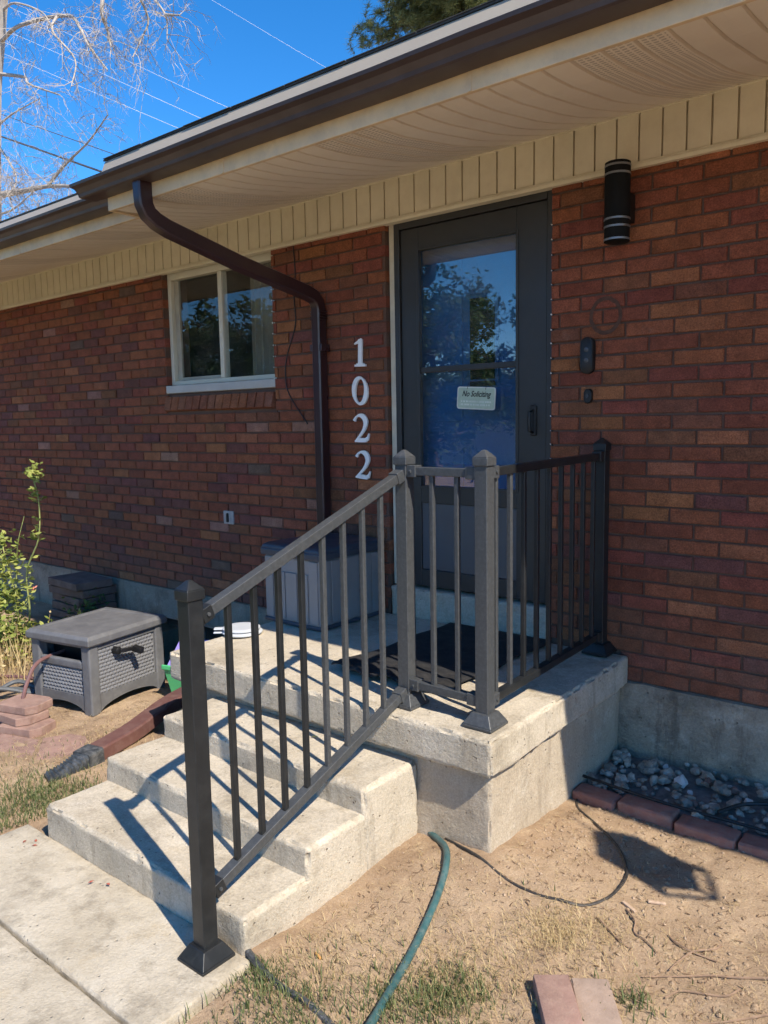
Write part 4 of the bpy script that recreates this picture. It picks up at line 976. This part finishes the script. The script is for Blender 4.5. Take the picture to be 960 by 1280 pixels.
for k, (p, q) in enumerate(tw):
    pts = []; 
    for i in range(5): t = i/4; x, y = p[0]+(q[0]-p[0])*t+.012*math.sin(k*3+i*2), p[1]+(q[1]-p[1])*t+.012*math.cos(k*5+i*1.7); pts.append((x, y, gz(x, y)+.006))
    o = MB().tube(catmull(pts, 4), lambda i: .0035-.0001*i, 5).build('twig', TWIG, None, True); tag(o, 'thin dry twig lying on the dirt right of the front pavers', 'twig', 'dry twigs on the dirt')
for k, (x, y, rz) in enumerate(((.92, -1.02, .5), (.86, -1.1, -.4))):
    o = MB().box(-.028, .028, -.006, .006, 0, .008).build('wood_chip', pmat('wood_chip', (.42, .3, .21), .8, .3, 40), None, bevel=.002); o.location = (x, y, gz(x, y)); o.rotation_euler = (0, .08, rz); tag(o, ('pale flat wood chip on the dirt below the round shadow', 'greyish flat wood chip next to the twigs on the dirt')[k], 'wood chip')
o = MB().lathe((0, 0, 0), [(.004, 0), (.004, .03)], 10, 'x').build('cigarette_butt', pmat('orange_paper', (.6, .32, .1), .7), None, True); o.location = (.2, -1.87, gz(.2, -1.87)+.005); o.rotation_euler = (0, 0, -.3); tag(o, 'tiny orange cigarette butt on the dirt beside the lowest step', 'cigarette butt')
for k, (x, y, z) in enumerate(((-.62, -2.06, -.376), (-.68, -2.09, -.376), (-1.13, -2.06, -.39), (-1.1, -2.08, -.39), (-1.16, -2.09, -.39))):
    m = MB().add([(-.022, 0, 0), (0, -.011, .004), (.024, 0, .002), (.002, .012, .006), (0, 0, .009)], [(0, 1, 4), (1, 2, 4), (2, 3, 4), (3, 0, 4)]).build('dry_leaf', LEAFR, None); m.scale = (.5, .5, .5); m.location = (x, y, z); m.rotation_euler = (0, 0, k*1.3)
    tag(m, 'small dry red leaf on the walk at the foot of the steps', 'leaf', 'dry red leaves on the walk')
tag(MB().add([(0, 0, 0), (.02, .006, .004), (.032, 0, .003), (.012, -.007, .001)], [(0, 1, 2, 3)]).build('dry_leaf', pmat('yellow_leaf', (.6, .45, .1), .7), None), 'small yellow leaf fallen on the top step', 'leaf').location = (-.42, -1.24, -.06)

# ------------------------------------------------------------------ rose bush and dry plants on the left
def leafcloud(m, c, r, n, s_, droop=.3):
    for _ in range(n):
        d = Vector((random.gauss(0, 1), random.gauss(0, 1), random.gauss(0, 1))); d.normalize(); d *= r*random.random()**.5
        leaf_add(m, Vector(c)+d, s_*random.uniform(.6, 1.3))
def leaf_add(m, p, s_, nrm=None):
    a_ = Vector((random.gauss(0, 1), random.gauss(0, 1), random.gauss(0, .5))).normalized(); b_ = a_.cross(nrm or Vector((random.gauss(0, .6), random.gauss(0, .6), 1))).normalized()
    c = random.random(); up = a_.cross(b_)*s_*.12
    m.add([p-a_*s_, p-a_*s_*.3+b_*s_*.5+up, p+a_*s_*.4+b_*s_*.42+up, p+a_*s_, p+a_*s_*.4-b_*s_*.42+up, p-a_*s_*.3-b_*s_*.5+up], [(0, 1, 2, 3), (0, 3, 4, 5)], (c, c, c))
def lmesh(m, name, mat, parent):
    me = bpy.data.meshes.new(name); me.from_pydata(m.v, [], m.f); me.materials.append(mat)
    a_ = me.color_attributes.new('Col', 'FLOAT_COLOR', 'CORNER'); nn = np.array([len(f) for f in m.f]); cc = np.array([(*c, 1) for c in m.c], np.float32)
    a_.data.foreach_set('color', np.repeat(cc, nn, axis=0).ravel())
    o = bpy.data.objects.new(name, me); COL.objects.link(o); o.parent = parent; return o
rb = empty('rose_bush', (-3.9, -.85, -.37), 0, 'sunlit rose bush with tall arching canes before the brick wall', 'rose bush'); rb.location = (0, 0, 0)
STEM = pmat('rose_cane', (.3, .32, .1), .6, .25, 20)
lv = MB()
def cane(pts, r, nl, s_=.022):
    P = catmull(pts, 7); MB().tube(P, lambda i: r*(1-.6*i/len(P)), 5).build('cane', STEM, rb, True)
    for k in range(nl):
        p = random.choice(P[len(P)//5:]); d = Vector((random.gauss(0, 1), random.gauss(0, 1), random.gauss(.2, .6))).normalized()
        for q in range(3): leaf_add(lv, p+d*(.02+.018*q)+Vector((random.gauss(0, .008), random.gauss(0, .008), random.gauss(0, .008))), s_*random.uniform(.7, 1.2))
cane([(-3.72, -.82, -.36), (-3.66, -.8, -.1), (-3.62, -.82, .2), (-3.46, -.8, .45), (-3.42, -.8, .7), (-3.44, -.82, .88), (-3.47, -.8, .95)], .008, 30)
cane([(-3.74, -.82, -.36), (-3.75, -.85, -.05), (-3.78, -.82, .15), (-3.66, -.85, .4), (-3.58, -.83, .6)], .006, 12)
cane([(-3.8, -.9, -.38), (-3.9, -.95, 0), (-3.95, -.95, .25), (-3.92, -.9, .4)], .008, 34)
cane([(-3.8, -.8, -.38), (-3.98, -.75, 0), (-4.1, -.75, .3), (-4.2, -.7, .4)], .007, 30)
cane([(-3.7, -.9, -.38), (-3.6, -.95, -.1), (-3.5, -.9, .0), (-3.46, -.86, .1)], .005, 10)
cane([(-3.8, -.9, -.38), (-3.7, -1.0, -.2), (-3.5, -1.0, -.12)], .005, 14)
cane([(-3.9, -.6, -.38), (-3.7, -.55, -.25), (-3.45, -.5, -.15)], .005, 14)
for c, r_, n in (((-3.95, -.95, .05), .16, 170), ((-4.1, -.85, .2), .18, 170), ((-3.85, -.9, -.22), .18, 160), ((-3.6, -.75, -.25), .14, 70), ((-4.3, -.9, 0), .25, 200), ((-3.76, -.88, .02), .14, 130), ((-3.74, -.86, .28), .1, 60), ((-3.66, -.9, -.2), .15, 110), ((-3.6, -.95, -.28), .18, 140), ((-3.85, -1.0, -.1), .16, 150), ((-3.44, -.81, .75), .06, 16), ((-3.43, -.81, .9), .06, 22), ((-3.48, -.8, .5), .06, 14)): leafcloud(lv, c, r_, n, .025)
lmesh(lv, 'foliage', ROSE, rb)
fl = MB()
for c in ((-3.46, -.86, .11),): 
    for k in range(10): leaf_add(fl, Vector(c)+Vector((random.gauss(0, .014), random.gauss(0, .014), random.gauss(0, .008))), .014)
lmesh(fl, 'flower', leaf_mat('faded_rose_petal', (.5, .12, .08), (.65, .25, .18)), rb)
lp = empty('dark_shrub', (0, 0, 0), 0, 'low dark green shrub in the shade beside the stacked pavers', 'shrub'); lv2 = MB(); leafcloud(lv2, (-3.75, -.32, -.2), .2, 260, .02); lmesh(lv2, 'foliage', leaf_mat('shade_leaf', (.05, .1, .03), (.12, .18, .05)), lp)
dv = MB()
for k in range(700):
    x, y = random.gauss(-3.75, .35), random.gauss(-1.1, .16); h = random.uniform(.05, .3); p = Vector((x, y, gz(x, y, False))); q = p+Vector((random.gauss(0, .05), random.gauss(0, .05), h)); s_ = Vector((random.uniform(-1, 1), random.uniform(-1, 1), 0)).normalized()*.0028; c = random.random()
    dv.add([p-s_, p+s_, q+s_*.6, q-s_*.6], [(0, 1, 2, 3)], (c, c, c))
    if k % 3 == 0: leaf_add(dv, q, .014)
tag(lmesh(dv, 'dead_weeds', GRASS_D, None), 'dead straw-coloured weeds under the rose bush', None, None, 'stuff')

# ------------------------------------------------------------------ hanging lantern (out of frame, casts the hexagonal shadow)
ln = empty('hanging_lantern', (2.886, -1.38, 2.0), math.radians(164.4), 'dark square hanging lantern on a bracket under the eave', 'lantern')
sq = lambda r_, z: [(r_*math.cos(PI/2*k), r_*math.sin(PI/2*k), z) for k in range(4)]
m = MB()
for r_, z in ((.03, .17), (.122, .14), (.126, .13), (.124, -.125)): m.v += sq(r_, z)
for l in range(3):
    for j in range(4): m.f.append((4*l+j, 4*l+(j+1) % 4, 4*l+4+(j+1) % 4, 4*l+4+j))
m.f += [tuple(range(4)), tuple(range(12, 16))]; m.build('housing', BLACK, ln)
lo, hi = sq(.126, -.178), sq(.12, -.12)
for k in range(4): MB().tube([hi[k], lo[k]], .009, 5).build('cage_bar', BLACK, ln); MB().tube([lo[k], lo[(k+1) % 4]], .01, 5).build('cage_ring', BLACK, ln)
MB().tube([(0, 0, .165), (.0, .0, .42), (-.03, -.1, .44), (-.04, -.2, .43)], .004, 6).build('hanger', BLACK, ln)

# ------------------------------------------------------------------ trees and wires behind the house
TREE = {'T': [(-19.6, 6.4, -.6), (-18.88, 6.2, 3.55), (-17.73, 6.0, 8.51), (-17.24, 6.0, 10.06), (-16.7, 6.0, 11.52), (-16.43, 6.0, 12.75)],
'a': [(-17.23, 6.0, 10.1), (-16.09, 6.0, 10.09), (-14.72, 6.2, 9.87+.1), (-13.82, 6.0, 9.35), (-13.27, 6.0, 8.8), (-12.84, 6.0, 8.25)],
'b': [(-14.88, 6.1, 9.95), (-14.45, 5.9, 9.39), (-14.04, 5.9, 8.8), (-13.9, 5.9, 8.17)], 'c': [(-17.45, 6.0, 9.47), (-16.59, 6.0, 9.22), (-15.73, 6.0, 8.73), (-14.66, 6.0, 8.25)],
'd': [(-18.08, 6.0, 6.83), (-16.77, 6.0, 6.71), (-15.49, 6.0, 6.57), (-14.02, 6.0, 6.28)], 'e': [(-15.49, 6.0, 6.57), (-15.03, 6.0, 6.88), (-14.58, 6.0, 7.0), (-13.92, 6.0, 7.18), (-13.26, 6.0, 7.57)],
'f': [(-16.72, 6.0, 11.36), (-14.29, 6.0, 10.67), (-12.88, 6.0, 9.73), (-12.79, 6.0, 9.26), (-13.01, 6.0, 9.1), (-13.04, 6.0, 8.81)],
'g': [(-14.29, 6.0, 10.67), (-12.28, 6.0, 10.1), (-11.61, 6.0, 9.3), (-11.65, 6.0, 8.89), (-11.76, 6.0, 8.57), (-11.82, 6.0, 8.16)],
'h': [(-12.28, 6.0, 10.1), (-11.44, 6.0, 9.27), (-10.94, 6.0, 8.69), (-10.9, 6.0, 8.24)], 'i': [(-10.94, 6.0, 8.69), (-10.45, 6.0, 8.51)],
'j': [(-17.8, 6.0, 8.07), (-17.1, 6.0, 7.1), (-17.1, 6.0, 6.56)], 'k': [(-16.98, 6.0, 10.73), (-16.03, 6.0, 10.49), (-15.04, 6.0, 10.0), (-14.6, 6.0, 9.52)],
'l': [(-17.76, 6.0, 8.33), (-16.72, 6.0, 8.35), (-15.94, 6.0, 8.58)], 'm': [(-18.16, 6.0, 6.37), (-17.02, 6.0, 6.32), (-16.04, 6.0, 6.53)]}
bt = empty('bare_birch_tree', (0, 0, 0), 0, 'pale bare-branched tree against the sky beyond the roof', 'tree')
RAD = {'T': .2, 'a': .05, 'c': .045, 'd': .085, 'f': .06, 'g': .035, 'e': .04}
tws = MB()
def twig(p, d, L, r_, lev):
    n = 4; P = [p]; q = p.copy(); d = d.normalized()
    for i in range(n):
        d = (d+Vector((random.gauss(0, .25), random.gauss(0, .25), random.gauss(-.14, .22)))).normalized(); q = q+d*L/n; P.append(q)
    tws.tube(P, lambda i: r_*(1-.2*i), 3, cap=False)
    if lev > 0:
        for _ in range(random.choice((3, 4, 5))):
            k = random.randrange(1, n+1); twig(P[k], d+Vector((random.gauss(0, .8), random.gauss(0, .8), random.gauss(0, .7))), L*random.uniform(.4, .7), r_*.62, lev-1)
for k, pts in TREE.items():
    pts = [Vector(p)+(Vector((0, random.uniform(-.2, .2), 0)) if k not in 'T' and 0 < i else Vector()) for i, p in enumerate(pts)]
    P = catmull(pts, 5); r0 = RAD.get(k, .03)
    MB().tube(P, lambda i: r0*(1-.72*i/len(P)), 7).build('trunk' if k == 'T' else 'limb', BARK, bt, True)
    if k != 'T':
        for i in range(2, len(P)):
            if random.random() < .92:
                d = (P[i]-P[i-1])+Vector((random.gauss(0, .3), random.gauss(0, .3), random.gauss(-.02, .3)))
                twig(P[i], d, random.uniform(.4, .95), .009, 2)
for _ in range(95):
    p = Vector((random.gauss(-17.1, .55), 6+random.gauss(0, .5), random.gauss(6.5, .45))); twig(p, Vector((random.gauss(.1, .5), random.gauss(0, .4), random.gauss(.5, .5))), random.uniform(.4, .9), .008, 2)
me = bpy.data.meshes.new('crown'); me.from_pydata(tws.v, [], tws.f); me.materials.append(BARK); o = bpy.data.objects.new('crown', me); COL.objects.link(o); o.parent = bt
pt = empty('pine_tree', (-5.6, 10, -.5), 0, 'green pine tree rising behind the roof ridge', 'tree'); pt.location = (0, 0, 0)
PB = Vector((-6.0, 10.2, 0)); MB().tube([(PB.x, PB.y, -.5), (PB.x+.1, PB.y, 6), (PB.x, PB.y, 15)], lambda i: (.22, .16, .04)[i], 8).build('trunk', TRUNK, pt, True)
nd = MB(); brm = MB()
def needles(p, n=70, L=.16):
    ax_ = Vector((random.gauss(0, 1), random.gauss(0, 1), random.gauss(.4, .6))).normalized()
    for _ in range(n):
        d = (ax_*.5+Vector((random.gauss(0, 1), random.gauss(0, 1), random.gauss(0, 1))).normalized()).normalized(); s_ = d.cross(Vector((random.random(), random.random(), random.random()))).normalized()*.006
        q = p+ax_*random.uniform(-.12, .12); c = random.random(); nd.add([q-s_, q+s_, q+d*L*random.uniform(.7, 1.2)], [(0, 1, 2)], (c, c, c))
for k in range(46):
    z = random.uniform(8.6, 14); L = (15.2-z)*.42+.4; a_ = random.uniform(0, 2*PI)
    if k < 24: a_ = PI+random.uniform(-.6, .6); z = random.uniform(8.5, 10.6); L = random.uniform(1.8, 3.4)
    b0 = PB+Vector((0, 0, z)); e = b0+Vector((math.cos(a_)*L, math.sin(a_)*L, L*.12)); brm.tube([b0, (b0+e)/2+Vector((0, 0, .1)), e], lambda i: (.035, .02, .008)[i], 4)
    for _ in range(int(14+L*11)):
        t = random.uniform(.3, 1.03); needles(b0.lerp(e, t)+Vector((random.gauss(0, .22), random.gauss(0, .22), random.gauss(0, .16))))
tag(brm.build('branches', TRUNK, pt), kind='stuff'); lmesh(nd, 'crown', PINE, pt)
WIRES = [([(-22.35, 7.0, 9.9), (-19.6, 7.0, 8.83), (-15.15, 7.0, 7.06), (-12.76, 7.0, 6.11)], .024, WIRE, 'thick dark overhead cable crossing the pale tree'),
([(-23.38, 7.5, 10.96), (-20.54, 7.5, 9.76), (-15.25, 7.5, 7.56), (-12.86, 7.5, 6.57)], .010, WIRE, 'thin dark overhead wire just above the thick cable'),
([(-31.02, 11.0, 16.36), (-27.37, 11.0, 14.51), (-17.62, 11.0, 9.68), (-14.76, 11.0, 8.33)], .006, WIREL, 'lowest bright overhead wire across the blue sky'),
([(-30.7, 11.5, 16.95), (-26.03, 11.5, 14.62), (-17.34, 11.5, 10.05), (-14.68, 11.5, 8.68)], .006, WIREL, 'middle bright overhead wire across the blue sky'),
([(-30.97, 12.0, 18.1), (-22.85, 12.0, 13.69), (-16.52, 12.0, 10.22), (-13.96, 12.0, 8.9)], .0055, WIREL, 'upper bright overhead wire across the blue sky'),
([(-24, 12.0, 18.2), (-16.86, 12.0, 13.15), (-12.73, 12.0, 10.26), (-11.16, 12.0, 9.23)], .0035, WIREL, 'faint bright wire alone in the open sky above the gutter')]
for pts, r_, m_, lb in WIRES: tag(MB().tube(catmull(pts, 4), r_, 5).build('overhead_wire', m_, None, True), lb, 'wire', 'overhead wires')

# ------------------------------------------------------------------ across the yard (seen mirrored in the door and window glass)
street = MB().box(-80, 80, -17, -10.2, -.62, -.55).build('street', pmat('asphalt', (.05, .05, .052), .9, .2, 2, 80, .5), None); tag(street, kind='structure')
lw = MB(); 
for j in range(10):
    for i in range(40): lw.v.append((-24+i*.57, -10+j*.77, gz(-24+i*.57, -10+j*.77, False)+.02))
lw.f = [(j*40+i, j*40+i+1, (j+1)*40+i+1, (j+1)*40+i) for j in range(9) for i in range(39)]
tag(lw.build('lawn', pmat('lawn_green', (.07, .1, .03), .95, .4, 3, 60, .9, .03), None), None, None, None, 'structure')
def leafy(name, base, h, R, n, label, s_=.12):
    t = empty(name, base, 0, label, 'tree'); b0 = Vector((0, 0, 0)); rnd = random
    MB().tube([(0, 0, -.3), (.1, 0, h*.3), (0, .1, h*.75)], lambda i: (.2, .15, .05)[i], 8).build('trunk', TRUNK, t, True)
    l = MB(); br = MB()
    for k in range(15):
        a_ = rnd.uniform(0, 2*PI); zz = h*rnd.uniform(.3, .95); rr = R*rnd.uniform(.5, 1.05)*(1-.45*abs(zz/h-.6)); c = Vector((rr*math.cos(a_), rr*math.sin(a_), zz)); o0 = Vector((0, 0, zz*.62))
        br.tube([o0, o0.lerp(c, .5)+Vector((0, 0, .1)), c], lambda i: (.05, .03, .01)[i], 4)
        for q in range(9):
            p0 = o0.lerp(c, rnd.uniform(.35, 1)); e = p0+Vector((rnd.gauss(0, R*.24), rnd.gauss(0, R*.24), rnd.gauss(0, R*.2))); br.tube([p0, e], lambda i: (.012, .004)[i], 3)
            for _ in range(max(6, n//135)): leaf_add(l, p0.lerp(e, rnd.uniform(.3, 1.1))+Vector((rnd.gauss(0, R*.055), rnd.gauss(0, R*.055), rnd.gauss(0, R*.05))), s_*rnd.uniform(.6, 1.2))
    tag(br.build('branches', TRUNK, t), kind='stuff'); lmesh(l, 'crown', LEAFD, t); return t
leafy('maple_tree', (-6.9, -7.8, -.45), 4.6, 1.6, 9000, 'leafy maple tree on the lawn mirrored in the door glass', .065)
leafy('shade_tree', (-15.9, -12.3, -.5), 5.6, 2.8, 16000, 'broad shade tree across the street mirrored in the window', .1)
leafy('shade_tree', (-20.6, -12.6, -.5), 5.4, 2.9, 14000, 'farther low shade tree along the street to the left', .1)
leafy('street_tree', (-10.5, -19.5, -.5), 6.4, 3.0, 12000, 'tall street tree right of the white house across the street', .12)
leafy('street_tree', (-15.5, -20.5, -.5), 7.2, 3.4, 12000, 'tallest street tree before the white house across the street', .12)
wh = empty('white_house', (-13, -26, -.5), 0, 'white house across the street mirrored in the door glass', 'house')
MB().box(-5, 6, -4, 4, 0, 2.5).build('wall', pmat('white_stucco', (.75, .75, .73), .8), wh); MB().add([(-5.4, 4.5, 2.45), (6.4, 4.5, 2.45), (6.4, 0, 3.6), (-5.4, 0, 3.6), (-5.4, -4.5, 2.45), (6.4, -4.5, 2.45)], [(0, 1, 2, 3), (3, 2, 5, 4)]).build('roof', SHING, wh)
for x in (-3, 2.5): MB().box(x, x+1.4, 4.005, 4.03, 1, 2.2).build('window', DARK, wh)
# parked car
car = empty('parked_car', (-5.0, -11.6, -.55), 0, 'dark blue sedan parked on the street mirrored in the door glass', 'car')
CP = pmat('car_paint', (.02, .05, .12), .18, .05, 2, bump=0., spec=.6)
secs = [(-2.2, .35, .62, .62), (-2.1, .22, .72, .78), (-1.2, .2, .88, .86), (-.95, .2, .92, .88), (-.2, .2, 1.42, .66), (.9, .2, 1.45, .66), (1.55, .2, 1.0, .84), (2.1, .22, .95, .8), (2.25, .35, .75, .66)]
m = MB()
for x, zl, zt, wt in secs:
    zb_ = min(zt, .9)
    m.v += [(x, -.8, zl), (x, -.86, (zl+zb_)/2), (x, -.84, zb_), (x, -wt, zt-.03), (x, -wt*.8, zt), (x, wt*.8, zt), (x, wt, zt-.03), (x, .84, zb_), (x, .86, (zl+zb_)/2), (x, .8, zl)]
for i in range(len(secs)-1):
    for j in range(10): a_ = i*10+j; b_ = i*10+(j+1) % 10; m.f.append((a_, b_, b_+10, a_+10))
m.f += [tuple(range(10))[::-1], tuple(range(80, 90))]
m.build('body', CP, car, True)
GD = pmat('tinted_car_glass', (.01, .012, .014), .05, .1, 1, bump=0.)
for s_ in (-1, 1):
    for xa, xb, ta, tb_ in ((-.78, .3, -.16, .3), (.36, 1.3, .36, .86)): MB().add([(xa, s_*.842, .94), (xb, s_*.842, .94), (tb_, s_*.685, 1.36), (ta, s_*.685, 1.36), (xa, s_*.85, .94), (xb, s_*.85, .94), (tb_, s_*.692, 1.36), (ta, s_*.692, 1.36)], [(0, 1, 2, 3), (4, 7, 6, 5), (0, 4, 5, 1), (1, 5, 6, 2), (2, 6, 7, 3), (3, 7, 4, 0)]).build('side_window', GD, car)
    for x in (-1.4, 1.35):
        wq = MB().lathe((x, s_*.78, .32), [(.2, -.1), (.31, -.1), (.32, -.07), (.32, .07), (.31, .1), (.2, .1)], 24, 'y').build('wheel', BLACK, car, True); MB().lathe((x, s_*.885, .32), [(.19, -.01), (.19, .005), (.05, .012)], 16, 'y').build('rim', SIL, wq, True)
    MB().box(-2.19, -2.08, s_*.62-.14, s_*.62+.14, .58, .7).build('headlight', WHITE, car, bevel=.02); MB().box(2.12, 2.27, s_*.62-.13, s_*.62+.13, .72, .86).build('tail_light', LEAFR, car, bevel=.02)
ws = MB().add([(-.93, -.78, .95), (-.93, .78, .95), (-.24, .6, 1.4), (-.24, -.6, 1.4), (-.96, -.78, .965), (-.96, .78, .965), (-.27, .6, 1.42), (-.27, -.6, 1.42)], [(0, 1, 2, 3), (4, 7, 6, 5), (0, 4, 5, 1), (1, 5, 6, 2), (2, 6, 7, 3), (3, 7, 4, 0)]).build('windscreen', GD, car)
